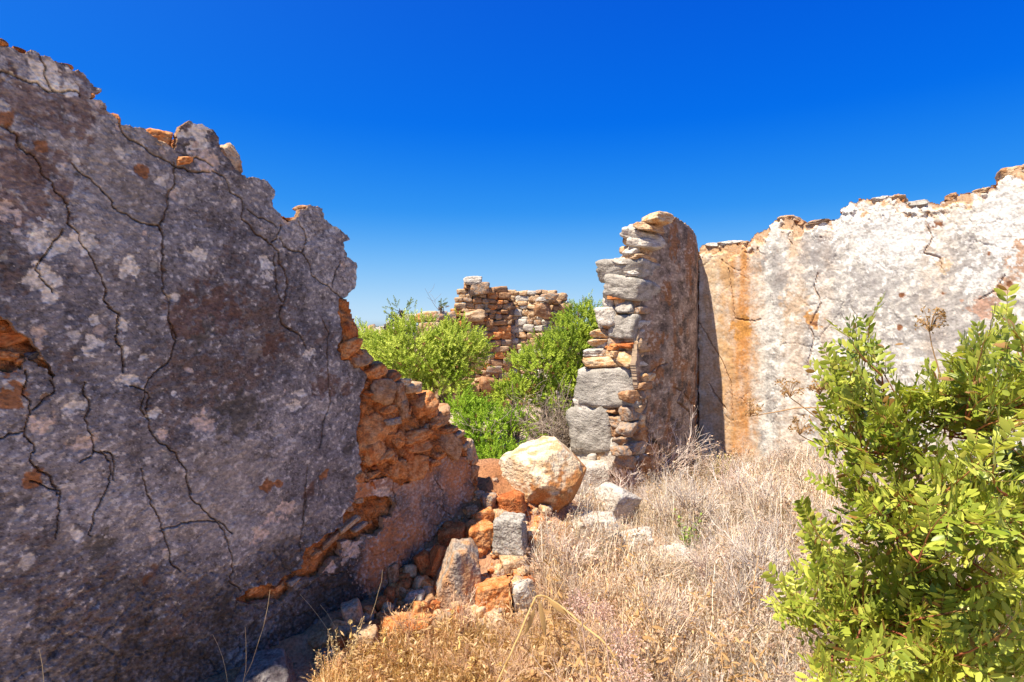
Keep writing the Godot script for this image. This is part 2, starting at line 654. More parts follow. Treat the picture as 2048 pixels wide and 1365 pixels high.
# how far below the outline's top a cell lies
func rim_distance(s: Sheet, x: int, y: int) -> float:
	var k := 0
	while k < 40:
		var yy := y + k
		if yy >= s.nv or not s.inside[yy * s.nu + mini(x, s.nu - 1)]:
			return k * s.c
		k += 2
	return 9.0


# ---------------------------------------------------------------- rocks
func icosphere(sub: int) -> Array:
	if ico.has(sub):
		return ico[sub]
	var t := (1.0 + sqrt(5.0)) / 2.0
	var vs := PackedVector3Array([Vector3(-1, t, 0), Vector3(1, t, 0), Vector3(-1, -t, 0), Vector3(1, -t, 0), Vector3(0, -1, t), Vector3(0, 1, t), Vector3(0, -1, -t), Vector3(0, 1, -t), Vector3(t, 0, -1), Vector3(t, 0, 1), Vector3(-t, 0, -1), Vector3(-t, 0, 1)])
	for k in vs.size():
		vs[k] = vs[k].normalized()
	var f := PackedInt32Array([0, 11, 5, 0, 5, 1, 0, 1, 7, 0, 7, 10, 0, 10, 11, 1, 5, 9, 5, 11, 4, 11, 10, 2, 10, 7, 6, 7, 1, 8, 3, 9, 4, 3, 4, 2, 3, 2, 6, 3, 6, 8, 3, 8, 9, 4, 9, 5, 2, 4, 11, 6, 2, 10, 8, 6, 7, 9, 8, 1])
	for s in sub:
		var seen := {}
		var nf := PackedInt32Array()
		for k in range(0, f.size(), 3):
			var m := PackedInt32Array()
			for e in 3:
				var a := f[k + e]
				var b := f[k + (e + 1) % 3]
				var key := Vector2i(mini(a, b), maxi(a, b))
				if not seen.has(key):
					seen[key] = vs.size()
					vs.append(((vs[a] + vs[b]) * 0.5).normalized())
				m.append(seen[key])
			nf.append_array(PackedInt32Array([f[k], m[0], m[2], f[k + 1], m[1], m[0], f[k + 2], m[2], m[1], m[0], m[1], m[2]]))
		f = nf
	ico[sub] = [vs, f]
	return ico[sub]


const TONES := {
	"orange": [[0.70, 0.245, 0.07], [0.76, 0.38, 0.165], [0.46, 0.13, 0.038]],
	"red": [[0.54, 0.155, 0.045], [0.62, 0.24, 0.09], [0.34, 0.09, 0.03]],
	"grey": [[0.42, 0.37, 0.315], [0.56, 0.50, 0.43], [0.22, 0.19, 0.16]],
	"dusty": [[0.44, 0.36, 0.29], [0.58, 0.31, 0.15], [0.24, 0.19, 0.16]],
	"cream": [[0.78, 0.56, 0.34], [0.66, 0.32, 0.12], [0.84, 0.70, 0.50]],
	"brown": [[0.46, 0.245, 0.12], [0.58, 0.35, 0.20], [0.34, 0.135, 0.055]],
	"pale": [[0.64, 0.56, 0.47], [0.74, 0.67, 0.58], [0.42, 0.33, 0.26]],
	"tan": [[0.60, 0.38, 0.21], [0.70, 0.50, 0.32], [0.42, 0.19, 0.075]],
	"dark": [[0.15, 0.125, 0.12], [0.26, 0.225, 0.21], [0.09, 0.07, 0.07]],
}


# A broken stone that fills a box from -1 to 1: a ball cut by planes and roughened.
func rock(variant: int, tone: String, sub := 3, blocky := 0.5) -> ArrayMesh:
	var key := "%d %s %d %.1f" % [variant, tone, sub, blocky]
	if rock_cache.has(key):
		return rock_cache[key]
	var g := RandomNumberGenerator.new()
	g.seed = 900 + variant * 17
	var planes: Array = []
	for s in [Vector3(1, 0, 0), Vector3(-1, 0, 0), Vector3(0, 1, 0), Vector3(0, -1, 0), Vector3(0, 0, 1), Vector3(0, 0, -1)]:
		var tilt := Vector3(g.randf_range(-1, 1), g.randf_range(-1, 1), g.randf_range(-1, 1)) * (0.28 if blocky < 0.7 else 0.13)
		planes.append([(s + tilt).normalized(), lerpf(0.86, 0.60, blocky) * g.randf_range(0.88, 1.1)])
	if variant >= 100:                      # a pointed slab
		planes.append([Vector3(-0.80, 0.58, 0.1).normalized(), 0.46])
		planes.append([Vector3(0.75, 0.62, 0.2).normalized(), 0.60])
		planes.append([Vector3(0.62, 0.1, 0.78).normalized(), 0.52])
	for k in (7 if blocky < 0.7 else 2):
		planes.append([Vector3(g.randfn(), g.randfn(), g.randfn()).normalized(), g.randf_range(0.72, 0.98)])
	var n := fnoise(variant * 3 + 1, 0.9, 4)
	var n2 := fnoise(variant * 3 + 2, 3.4, 3)
	var tn := fnoise(variant * 3 + 5, 1.5, 4)
	var tf := fnoise(variant * 3 + 6, 5.5, 3)
	var parts := icosphere(sub)
	var dirs: PackedVector3Array = parts[0]
	var pts := PackedVector3Array()
	for d in dirs:
		var r := 1.15
		for p in planes:
			var q: float = d.dot(p[0])
			if q > 0.05:
				r = minf(r, p[1] / q)
		r *= 1.0 + n.get_noise_3dv(d * 1.2) * lerpf(0.16, 0.07, blocky) + n2.get_noise_3dv(d) * 0.05
		pts.append(d * r)
	var lo := pts[0]
	var hi := pts[0]
	for p in pts:
		lo = lo.min(p)
		hi = hi.max(p)
	var mid := (lo + hi) * 0.5
	var half := (hi - lo) * 0.5
	var cols := PackedColorArray()
	var t: Array = TONES[tone]
	var c0 := Color(t[0][0], t[0][1], t[0][2])
	var c1 := Color(t[1][0], t[1][1], t[1][2])
	var c2 := Color(t[2][0], t[2][1], t[2][2])
	for k in pts.size():
		pts[k] = (pts[k] - mid) / half
		var q := pts[k]
		var m := tn.get_noise_3dv(q)
		var f := tf.get_noise_3dv(q)
		var c := c0.lerp(c1, clampf(0.4 + m * 1.7 + f * 0.5, 0, 1))
		c = c.lerp(c2, clampf((-m * 0.9 + f * 1.1 - 0.12) * 2.2, 0, 0.85))
		cols.append(c)
	var fs: PackedInt32Array = parts[1]
	var nrm := PackedVector3Array()
	nrm.resize(pts.size())
	for k in range(0, fs.size(), 3):
		var fnm := (pts[fs[k + 2]] - pts[fs[k]]).cross(pts[fs[k + 1]] - pts[fs[k]])
		if fnm.dot(pts[fs[k]]) < 0:
			fnm = -fnm
		for e in 3:
			nrm[fs[k + e]] += fnm
	var mb := MB.new()
	for k in pts.size():
		mb.vert(pts[k], nrm[k].normalized(), cols[k])
	var a := fs[0]
	var out := (pts[fs[1]] - pts[a]).cross(pts[fs[2]] - pts[a]).dot(pts[a]) > 0
	for k in range(0, fs.size(), 3):
		mb.i.append_array(PackedInt32Array([fs[k], fs[k + 2], fs[k + 1]]) if out else PackedInt32Array([fs[k], fs[k + 1], fs[k + 2]]))
	rock_cache[key] = mb.mesh()
	return rock_cache[key]


# a stone of a wall, in a box drawn over the photograph (centre px py, size w h), bedded in the wall's face and standing proud by `proud`
func wall_stone(parent: Node3D, fr: Dictionary, px: float, py: float, w: float, h: float, deep: float, proud: float, tone: String, variant: int, turn := 0.0, blocky := 0.5, sub := 3) -> MeshInstance3D:
	var p := on_wall(fr, px, py)
	var d := (p - EYE).dot(-cam_basis.z)
	var facing := absf(ray(px, py).normalized().dot(fr.n))
	var half := Vector3(w * d / F / facing, h * d / F, deep) * 0.5
	var b := Basis(fr.u, Vector3.UP, fr.n) if (fr.u as Vector3).cross(Vector3.UP).dot(fr.n) > 0 else Basis(-fr.u, Vector3.UP, fr.n)
	b = b * Basis(Vector3(0, 0, 1), turn)
	var xf := Transform3D(b * Basis.from_scale(half), p + fr.n * (proud - half.z) - parent.position)
	return part(parent, "stone", rock(variant, tone, sub, blocky), M.stone, xf)


# ---------------------------------------------------------------- the walls
func build_shaded_wall() -> void:
	var at: Vector3 = LW.o
	var w := thing("ruined_wall", "tall shaded wall of cracked grey lichen-stained plaster, broken down to red clay at one end", "wall", at)
	var top: Array = [[-400, -60], [-120, 60]]
	for p in [[0, 105], [70, 128], [130, 140], [180, 138], [260, 155], [325, 170], [350, 210], [430, 232], [480, 262], [520, 258], [570, 300], [590, 345], [648, 385], [635, 412], [590, 420], [585, 445], [640, 465], [690, 510], [730, 555], [760, 590], [790, 610], [850, 620], [930, 640], [1000, 690], [1080, 750], [1135, 782]]:
		top.append([p[0] / 3.25, 60 + p[1] / 3.25])
	for p in [[355, 268], [366, 252], [384, 245], [401, 249], [428, 260], [440, 280], [439, 292], [446, 308], [465, 335], [489, 351]]:
		top.append(p)
	for p in [[575, 400], [640, 402], [700, 425], [730, 470], [735, 520], [725, 555], [760, 600], [780, 640], [790, 650], [835, 655], [870, 650], [885, 635], [890, 595], [935, 588], [940, 562], [1000, 568], [1022, 595], [1035, 640], [1090, 690], [1150, 720], [1185, 770], [1150, 785], [1160, 830], [1165, 880], [1225, 910], [1227, 1000], [1222, 1055], [1190, 1085], [1160, 1110], [1128, 1118], [1120, 1150], [1112, 1200], [1128, 1250], [1140, 1365]]:
		top.append([300 + p[0] / 2.967, 220 + p[1] / 2.967])
	for p in [[1045, 100], [1005, 190], [1030, 270], [1110, 290], [1190, 360], [1210, 390], [1165, 490], [1160, 620], [1155, 700], [1140, 770], [1150, 900], [1165, 1020], [1160, 1060], [1155, 1120]]:
		top.append([380 + p[0] / 3.4125, 640 + p[1] / 3.4125])
	for p in [[735, 965], [775, 955], [800, 972], [822, 962], [835, 930], [860, 917], [900, 905], [932, 915], [944, 940], [948, 985], [945, 1010], [950, 1060], [950, 1130], [800, 1330], [600, 1480], [-400, 1900]]:
		top.append(p)
	var poly := outline(LW, top)
	var crevice := outline(LW, [[1075, 122], [1150, 105], [1290, 120], [1330, 180], [1290, 240], [1240, 262], [1230, 340], [1190, 380], [1100, 372], [1080, 412], [950, 420], [945, 520], [880, 545], [830, 620], [800, 655], [720, 672], [650, 690], [600, 780], [540, 822], [430, 830], [310, 850], [240, 800], [330, 738], [370, 710], [430, 705], [520, 710], [545, 672], [620, 640], [678, 600], [685, 520], [740, 450], [880, 350], [965, 310], [970, 210]], 400, 960, 3.37)
	var hollow := outline(LW, [[-330, 130], [0, 190], [70, 235], [120, 280], [200, 312], [255, 380], [262, 420], [320, 470], [340, 560], [325, 600], [310, 520], [230, 490], [170, 430], [150, 520], [60, 545], [-300, 560]], 0, 580, 3.25)
	var s := Sheet.new()
	s.setup(LW, at, poly, [crevice, hollow], 0.0035, 0.014, 5)
	var g := RandomNumberGenerator.new()
	g.seed = 12
	var cracks: Array = [
		[0, 60, 3.25, .014, [[0, 620], [60, 660], [110, 700], [125, 760], [200, 810], [255, 870], [280, 940], [340, 990], [370, 1060], [440, 1130], [450, 1200], [440, 1260], [500, 1310], [515, 1365]]],
		[0, 0, 1, .009, [[158, 480], [185, 520], [205, 555], [213, 585], [208, 600], [222, 617], [240, 632], [238, 650], [232, 680], [245, 700], [246, 745]]],
		[0, 60, 3.25, .012, [[770, 600], [800, 680], [860, 720], [920, 750], [970, 800], [1060, 840], [1130, 880], [1250, 920], [1365, 925]]],
		[300, 220, 2.967, .009, [[200, 290], [280, 280], [330, 300], [372, 335]]],
		[300, 220, 2.967, .010, [[370, 365], [430, 390], [480, 490], [545, 530], [550, 590], [545, 650], [600, 700], [640, 750], [690, 770], [720, 800]]],
		[300, 220, 2.967, .013, [[780, 690], [745, 770], [720, 790], [765, 850], [770, 910], [800, 970], [815, 1050], [800, 1110], [785, 1160], [765, 1190], [775, 1260], [800, 1290], [870, 1320], [905, 1365]]],
		[380, 640, 3.4125, .008, [[620, 0], [625, 35], [690, 70], [740, 95], [775, 140], [790, 190]]],
		[300, 220, 2.967, .008, [[740, 850], [730, 890], [745, 950], [745, 1040], [760, 1100], [785, 1140]]],
		[300, 220, 2.967, .012, [[0, 680], [40, 685], [75, 730], [70, 830], [75, 950], [70, 1060], [105, 1120], [110, 1190], [100, 1240], [125, 1290], [140, 1365]]],
		[0, 580, 3.25, .009, [[1090, 190], [1120, 230], [1140, 330], [1110, 430], [1080, 480], [1000, 540], [940, 640], [975, 700], [945, 770], [965, 850], [980, 940], [1060, 1010], [1140, 1060], [1180, 1140], [1215, 1200], [1240, 1330]]],
		[0, 683, 2, .010, [[740, 540], [760, 620], [830, 690], [880, 730], [905, 790], [925, 850], [930, 900], [920, 960], [960, 1000]]],
		[300, 220, 2.967, .007, [[880, 660], [920, 720], [925, 780], [905, 850], [955, 930], [965, 990], [1060, 1050], [1130, 1110]]],
		[300, 220, 2.967, .012, [[1130, 895], [1100, 950], [1080, 1050]]],
		[300, 220, 2.967, .005, [[580, 590], [640, 640], [720, 670], [745, 695]]],
		[300, 220, 2.967, .005, [[770, 760], [800, 815], [860, 840], [900, 850]]],
		[300, 220, 2.967, .006, [[140, 310], [150, 440], [110, 500], [105, 580], [60, 680]]],
		[0, 60, 3.25, .006, [[470, 870], [600, 980], [700, 1080], [750, 1160], [870, 1230], [960, 1265], [1030, 1270], [1060, 1340]]],
		[0, 60, 3.25, .007, [[255, 160], [265, 200], [295, 240], [285, 280], [310, 330], [360, 400]]],
		[0, 60, 3.25, .004, [[0, 270], [120, 310], [250, 350], [310, 400], [500, 400], [520, 440]]],
		[0, 580, 3.25, .013, [[160, 520], [175, 580], [145, 680], [195, 740], [200, 800], [155, 910], [190, 990], [225, 1010], [190, 1110], [250, 1180], [330, 1220], [380, 1330]]],
		[0, 580, 3.25, .011, [[325, 590], [355, 660], [290, 700], [210, 780]]],
		[0, 580, 3.25, .010, [[160, 920], [60, 935], [0, 970], [-150, 990]]],
		[0, 580, 3.25, .006, [[700, 110], [770, 160], [760, 250], [750, 300], [790, 380], [800, 540]]],
		[380, 640, 3.4125, .006, [[905, 0], [945, 100], [940, 160], [935, 250], [945, 400], [960, 560], [935, 640], [910, 700], [900, 800], [880, 880]]],
		[380, 640, 3.4125, .006, [[800, 1010], [785, 1150], [790, 1260], [770, 1365]]],
		[400, 960, 3.37, .007, [[710, 70], [690, 300], [672, 420], [678, 520]]],
		[0, 580, 3.25, .006, [[555, 600], [540, 680], [580, 740], [560, 860], [600, 980], [605, 1050], [715, 1060], [745, 1150], [740, 1240]]],
		[0, 580, 3.25, .006, [[610, 1050], [580, 1090], [520, 1120]]],
		[0, 683, 2, .007, [[565, 510], [600, 640], [640, 720], [660, 790], [690, 900], [720, 920]]],
		[0, 683, 2, .006, [[120, 560], [240, 600], [235, 720], [220, 790]]],
		[0, 683, 2, .005, [[520, 180], [580, 200], [560, 270], [590, 310]]],
		[0, 683, 2, .005, [[400, 440], [440, 480], [440, 560], [380, 680], [360, 780]]],
		[0, 683, 2, .006, [[930, 770], [880, 720], [760, 720], [640, 760]]],
		[0, 200, 1, .006, [[125, 260], [100, 295], [70, 340], [88, 365], [105, 385]]],
		[400, 960, 3.37, .008, [[1590, 0], [1640, 80], [1640, 200], [1690, 240]]],
		[400, 960, 3.37, .009, [[1300, 0], [1310, 90], [1335, 180]]],
		[400, 960, 3.37, .006, [[1000, 620], [900, 640], [820, 650]]],
	]
	for k in cracks:
		s.add_crack(outline(LW, k[4], k[0], k[1], k[2]), k[3] * 0.38, 0.022, g)
	var cream := Color(1.0, 0.86, 0.70, 0.92)
	var rust := Color(0.20, 0.092, 0.055, 0.62)
	var orange := Color(0.42, 0.165, 0.06, 0.9)
	var light := Color(0.43, 0.35, 0.285, 0.45)
	var pink := Color(0.84, 0.62, 0.48, 0.88)
	var moss := Color(0.13, 0.105, 0.08, 0.7)
	var sn := fnoise(77, 16.0, 4)
	for q in [[95, 485, 26, cream], [72, 478, 14, cream], [85, 558, 22, cream], [97, 590, 14, cream], [165, 485, 18, cream], [255, 535, 17, cream], [80, 150, 24, cream], [104, 165, 18, cream], [135, 172, 14, cream], [185, 692, 15, cream], [190, 640, 9, cream], [80, 672, 16, pink], [285, 714, 9, cream], [150, 815, 14, cream], [166, 886, 17, pink], [85, 845, 14, pink], [330, 870, 11, pink], [408, 845, 20, pink], [592, 805, 14, cream], [598, 790, 9, cream], [618, 710, 12, cream], [395, 508, 16, cream], [530, 535, 18, cream], [345, 960, 12, light], [12, 425, 18, pink], [250, 760, 14, cream], [245, 705, 8, cream], [305, 830, 12, cream], [570, 1020, 18, pink], [520, 1070, 16, pink], [545, 1040, 12, pink], [120, 1080, 20, light], [700, 1100, 22, pink], [690, 1085, 15, pink], [660, 1140, 14, pink], [760, 990, 24, pink], [45, 350, 62, rust], [20, 410, 40, rust], [60, 200, 40, rust], [130, 205, 45, rust], [155, 255, 24, rust], [430, 620, 48, rust], [400, 660, 30, moss], [370, 640, 36, rust], [282, 343, 13, orange], [80, 291, 9, orange], [8, 235, 14, orange], [690, 440, 22, rust], [545, 690, 22, rust], [650, 770, 26, rust], [690, 780, 15, rust], [535, 971, 13, orange], [560, 968, 10, orange], [652, 950, 10, orange], [620, 985, 14, rust], [15, 795, 22, orange], [68, 955, 14, orange], [18, 720, 16, orange], [300, 1150, 14, rust], [200, 1090, 22, moss], [430, 1000, 80, light], [460, 940, 70, light], [250, 400, 60, light], [200, 310, 55, light], [300, 260, 45, light], [560, 1050, 46, light], [410, 320, 26, pink], [395, 270, 26, cream], [382, 300, 18, moss], [700, 900, 14, moss], [520, 700, 30, light], [480, 830, 40, moss]]:
		var p := on_wall(LW, q[0], q[1])
		var tone: Color = q[3]
		s.add_spot(uv(LW, q[0], q[1]), q[2] * (p - EYE).length() / F * 1.15, tone, 1.0, sn)
	for k in 170:          # rosettes of pale lichen
		var tone: Color = [cream, pink, light, Color(0.62, 0.56, 0.48, 0.7)][g.randi() % 4]
		tone.a *= g.randf_range(0.5, 1.0)
		s.add_spot(uv(LW, g.randf_range(0, 720), g.randf_range(130, 1150)), 0.006 + 0.022 * pow(g.randf(), 2.0), tone, g.randf_range(0.75, 1.3), sn)
	var coat := outline(LW, [[700, 1000], [740, 940], [960, 880], [990, 1000], [960, 1110], [840, 1240], [740, 1200], [690, 1120], [770, 1060]])
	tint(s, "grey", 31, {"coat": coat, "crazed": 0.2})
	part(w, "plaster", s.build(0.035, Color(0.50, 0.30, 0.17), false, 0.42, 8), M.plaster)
	# the clay core behind the plaster, bare where the wall has broken down
	var core := Sheet.new()
	var bare := outline(LW, [[-400, -70], [-60, 84], [20, 88], [90, 112], [150, 142], [180, 185], [180, 205], [232, 255], [330, 320], [360, 300], [385, 262], [420, 268], [450, 335], [490, 365], [535, 372], [540, 430], [595, 445], [625, 425], [660, 470], [682, 490], [692, 600], [706, 640], [712, 690], [735, 728], [778, 752], [800, 772], [838, 790], [868, 830], [905, 850], [935, 885], [950, 920], [955, 1000], [945, 1140], [600, 1500], [-400, 1900]])
	core.setup(LW, at, bare, [], 0.012, 0.02, 6)
	for y in core.nv:
		for x in core.nu:
			var p := Vector2(core.u0 + x * core.c, core.v0 + y * core.c)
			core.h[y * core.nu + x] = -0.036 if Geometry2D.is_point_in_polygon(p, poly) else 0.004
	tint(core, "clay", 51)
	part(w, "core", core.build(0.5, Color(0.46, 0.18, 0.07), true, 0.42, 9), M.clay)
	# stones laid bare
	var list: Array = [
		[761, 783, 46, 56, .16, .07, "brown", 1, -.3], [798, 788, 26, 58, .14, .05, "brown", 2, .15], [825, 776, 40, 28, .2, .06, "tan", 3, .1], [845, 808, 40, 46, .2, .08, "orange", 4, .3], [806, 764, 22, 15, .12, .05, "cream", 5, 0],
		[776, 816, 34, 18, .12, .04, "orange", 6, 0.2], [758, 868, 82, 96, .2, .05, "orange", 7, 0.1], [748, 905, 56, 60, .18, .055, "orange", 8, 0], [832, 872, 50, 30, .16, .065, "orange", 9, .1], [840, 893, 60, 27, .14, .05, "orange", 10, -.05],
		[900, 890, 54, 46, .16, .05, "brown", 11, -.5], [882, 838, 48, 38, .2, .06, "brown", 12, .3], [893, 861, 36, 16, .14, .06, "orange", 13, .1], [948, 908, 32, 54, .2, .03, "dusty", 14, 0], [952, 950, 22, 50, .14, .02, "brown", 15, 0],
		[832, 937, 46, 56, .14, .045, "orange", 0, -.25], [795, 941, 32, 42, .12, .045, "orange", 1, .1], [805, 820, 22, 44, .12, .05, "brown", 2, .2], [782, 843, 40, 20, .1, .05, "dusty", 3, 0], [866, 848, 20, 16, .1, .055, "orange", 4, 0], [858, 826, 22, 14, .1, .06, "orange", 5, .2],
		[722, 952, 24, 24, .1, .03, "orange", 6, 0], [745, 950, 26, 15, .08, .035, "orange", 7, 0], [701, 660, 34, 50, .16, .04, "red", 8, .3], [700, 695, 44, 36, .16, .05, "orange", 9, .35], [724, 718, 46, 36, .16, .05, "brown", 10, .5], [750, 742, 44, 28, .16, .05, "orange", 11, .45], [780, 758, 40, 22, .16, .04, "red", 4, .4], [690, 625, 18, 34, .12, .0, "tan", 12, .1], [693, 530, 14, 30, .1, -.02, "tan", 13, 0],
		[870, 925, 26, 16, .1, .04, "orange", 14, 0], [880, 912, 30, 18, .1, .04, "orange", 15, .2], [815, 905, 18, 40, .1, .04, "red", 0, 0], [795, 880, 22, 34, .1, .04, "orange", 1, .2], [916, 868, 24, 12, .12, .05, "tan", 2, .2], [935, 890, 26, 18, .12, .03, "tan", 3, .3], [765, 912, 30, 20, .08, .06, "orange", 4, .4],
		[325, 272, 50, 36, .16, .0, "orange", 5, .1], [330, 288, 40, 18, .12, .01, "tan", 6, 0], [237, 244, 17, 44, .1, .0, "orange", 7, .1], [466, 318, 50, 70, .14, .01, "tan", 8, .5], [368, 322, 36, 18, .1, .02, "orange", 9, .3], [130, 138, 46, 16, .14, -.03, "tan", 10, -.2], [26, 99, 60, 16, .2, -.03, "brown", 11, -.05], [548, 410, 10, 20, .08, -.01, "orange", 12, 0], [563, 441, 12, 14, .08, -.01, "orange", 13, 0], [684, 461, 14, 8, .08, -.01, "orange", 14, 0], [622, 416, 26, 15, .1, .0, "brown", 15, .1],
		[704, 1050, 46, 12, .05, .008, "tan", 2, .3], [724, 1055, 30, 11, .05, .01, "dusty", 3, .25], [665, 1084, 36, 11, .05, .006, "brown", 5, .45], [636, 1110, 22, 12, .05, .004, "orange", 6, .3], [590, 1165, 20, 13, .05, .02, "dusty", 7, .2], [560, 1180, 28, 16, .05, .0, "orange", 8, .2], [515, 1184, 26, 18, .05, -.005, "orange", 9, 0], [705, 1020, 18, 14, .05, .0, "brown", 10, 0], [723, 1003, 18, 12, .05, .0, "dusty", 11, 0],
		[18, 712, 42, 24, .1, .0, "orange", 13, 0], [50, 726, 26, 20, .09, .0, "orange", 14, 0], [70, 712, 26, 18, .07, .0, "dark", 15, .3], [30, 670, 90, 50, .12, -.02, "red", 0, .2], [88, 715, 18, 14, .06, .01, "brown", 1, 0],
	]
	for q in list:
		wall_stone(w, LW, q[0], q[1], q[2], q[3], q[4], q[5] - 0.008, q[6], q[7], q[8] + g.randf_range(-0.12, 0.12), 0.45, 3)
	# smaller stones packed between them
	g.seed = 44
	var tries := 0
	var gap := outline(LW, [[735, 735], [775, 755], [860, 815], [925, 880], [945, 930], [930, 905], [840, 950], [780, 955], [725, 985], [722, 830], [735, 770]])
	var made := 0
	while made < 36 and tries < 2000:
		tries += 1
		var px := g.randf_range(715, 955)
		var py := g.randf_range(725, 985)
		if Geometry2D.is_point_in_polygon(uv(LW, px, py), gap):
			made += 1
			var z := g.randf_range(7, 17)
			wall_stone(w, LW, px, py, z * g.randf_range(0.9, 1.6), z, 0.08, g.randf_range(0.0, 0.045), ["orange", "orange", "red", "orange", "tan"][g.randi() % 5], g.randi() % 16, g.randf_range(-1.5, 1.5), 0.4, 3)


func build_pillar_wall() -> void:
	var at := Vector3(1.2, 0, -5.54)
	var w := thing("ruined_wall", "narrow rounded brown plastered wall stub with a jamb of stacked grey stones facing the gap", "wall", at)
	var poly := outline(LW, [[1284, 520], [1290, 470], [1296, 448], [1310, 438], [1330, 434], [1348, 438], [1366, 450], [1384, 464], [1396, 484], [1404, 496], [1405, 700], [1406, 1060], [1290, 1060], [1330, 960], [1335, 910], [1310, 880], [1290, 850], [1284, 800], [1276, 770], [1270, 735], [1276, 690], [1280, 640], [1283, 580]])
	var s := Sheet.new()
	s.setup(LW, at, poly, [], 0.0085, 0.02, 15)
	var g := RandomNumberGenerator.new()
	g.seed = 5
	for k in [[1100, 400, 2.275, .02, [[470, 760], [420, 840], [440, 920], [420, 990]]], [1100, 400, 2.275, .016, [[540, 850], [580, 870], [560, 920], [620, 960], [640, 1020]]], [1100, 400, 2.275, .016, [[610, 820], [590, 880], [640, 930], [690, 960]]], [1100, 400, 2.275, .014, [[520, 740], [480, 760], [470, 790]]]]:
		s.add_crack(outline(LW, k[4], k[0], k[1], k[2]), k[3], 0.03, g)
	var sn := fnoise(78, 11.0, 4)
	var rustc := Color(0.40, 0.17, 0.065, 0.8)
	var cream := Color(0.60, 0.45, 0.33, 0.85)
	for q in [[1340, 480, 26, rustc, 1.3], [1330, 590, 14, rustc, 1.6], [1352, 635, 12, cream, 1.8], [1334, 705, 16, cream, 1.5], [1358, 690, 12, cream, 1.7], [1312, 740, 18, rustc, 1.1], [1375, 560, 16, rustc, 1.8], [1318, 675, 12, rustc, 0.8], [1370, 850, 24, cream, 1.2], [1345, 820, 18, cream, 1.1], [1390, 740, 16, rustc, 1.8], [1300, 560, 10, cream, 1.3], [1395, 850, 18, rustc, 1.8]]:
		s.add_spot(uv(LW, q[0], q[1]), q[2] * 6.0 / F * 1.4, q[3], q[4], sn)
	# the face bellies out and rounds off towards the corner
	for y in s.nv:
		for x in s.nu:
			var u: float = s.u0 + x * s.c - 3.61
			s.h[y * s.nu + x] = 0.05 * sin(clampf((u + 0.05) / 1.55, 0, 1) * PI) - 0.05 * smoothstep(1.25, 1.6, u)
	tint(s, "brown", 131)
	part(w, "plaster", s.build(0.05, Color(0.55, 0.40, 0.27), false, 0.42, 18), M.brown_plaster)
	var core := Sheet.new()
	core.setup(LW, at, outline(LW, [[1293, 520], [1299, 478], [1310, 456], [1326, 446], [1350, 450], [1380, 472], [1398, 494], [1412, 507], [1440, 520], [1440, 1060], [1276, 1100], [1286, 900], [1288, 760], [1290, 600]]), [], 0.016, 0.03, 16)
	for i in core.h.size():
		core.h[i] = -0.06
	tint(core, "clay", 151)
	part(w, "core", core.build(0.2, Color(0.62, 0.42, 0.25), true, 0.42, 19), M.clay)
	# the hearting of the wall's broken end, small stones bedded in clay
	course_face(w, JW.o, JW.u, JW.n, [[-0.1, 0.0, 0.62], [0.9, 0.0, 0.58], [1.25, 0.0, 0.52], [1.45, 0.0, 0.46], [1.7, 0.0, 0.38], [2.0, 0.0, 0.28], [2.2, 0.0, 0.22], [2.35, 0.0, 0.12], [2.5, 0.0, 0.07], [2.6, 0.0, 0.04]], -0.1, 2.56, 91, ["tan", "cream", "pale", "dusty", "brown", "pale"], 0.085)
	# jamb: each stone in its own place, top to bottom, over the gap-side end of the wall
	var list: Array = [
		[1306, 437, 40, 20, .4, "cream", 1, 0.1], [1290, 452, 34, 18, .4, "tan", 6, -.2], [1272, 472, 48, 26, .5, "pale", 2, -.35], [1280, 486, 42, 24, .48, "pale", 3, -.1], [1262, 503, 34, 24, .45, "pale", 4, .15], [1266, 514, 44, 12, .45, "tan", 5, -.1], [1250, 522, 40, 15, .42, "pale", 6, -.1],
		[1242, 542, 84, 44, .5, "grey", 7, .0], [1268, 548, 32, 14, .45, "pale", 8, .05], [1250, 578, 70, 46, .5, "grey", 9, -.2], [1256, 613, 42, 36, .48, "grey", 10, .1], [1214, 632, 46, 40, .5, "pale", 11, .05], [1246, 657, 64, 52, .5, "grey", 12, 0],
		[1236, 596, 46, 10, .4, "orange", 13, 0], [1204, 668, 34, 18, .44, "cream", 14, .1], [1200, 686, 38, 18, .44, "cream", 15, .05], [1226, 695, 34, 14, .44, "orange", 0, 0], [1252, 690, 44, 14, .4, "red", 1, 0], [1195, 706, 42, 18, .44, "pale", 2, .08], [1204, 724, 62, 22, .48, "cream", 3, .05], [1250, 716, 50, 36, .46, "cream", 4, -.3], [1230, 708, 20, 14, .4, "cream", 5, 0],
		[1214, 773, 114, 76, .56, "grey", 6, .05], [1183, 818, 68, 36, .5, "pale", 8, -.1], [1186, 863, 80, 92, .5, "grey", 9, .12], [1228, 818, 30, 18, .4, "brown", 10, 0], [1240, 843, 40, 24, .42, "dusty", 11, 0], [1235, 866, 34, 28, .42, "brown", 12, .1], [1258, 822, 36, 20, .4, "dusty", 13, 0], [1262, 850, 32, 34, .4, "brown", 14, .1], [1248, 885, 36, 30, .42, "dusty", 15, 0], [1216, 905, 60, 60, .46, "pale", 0, .1], [1170, 915, 60, 50, .46, "pale", 1, 0],
	]
	for q in list:
		wall_stone(w, JW, q[0], q[1], q[2] * 1.08, q[3] * 1.12, q[4], 0.09, q[5], q[6], q[7], 0.9 if q[2] > 60 else 0.62, 3)
	# stones bared at the foot of the plastered face
	g.seed = 8
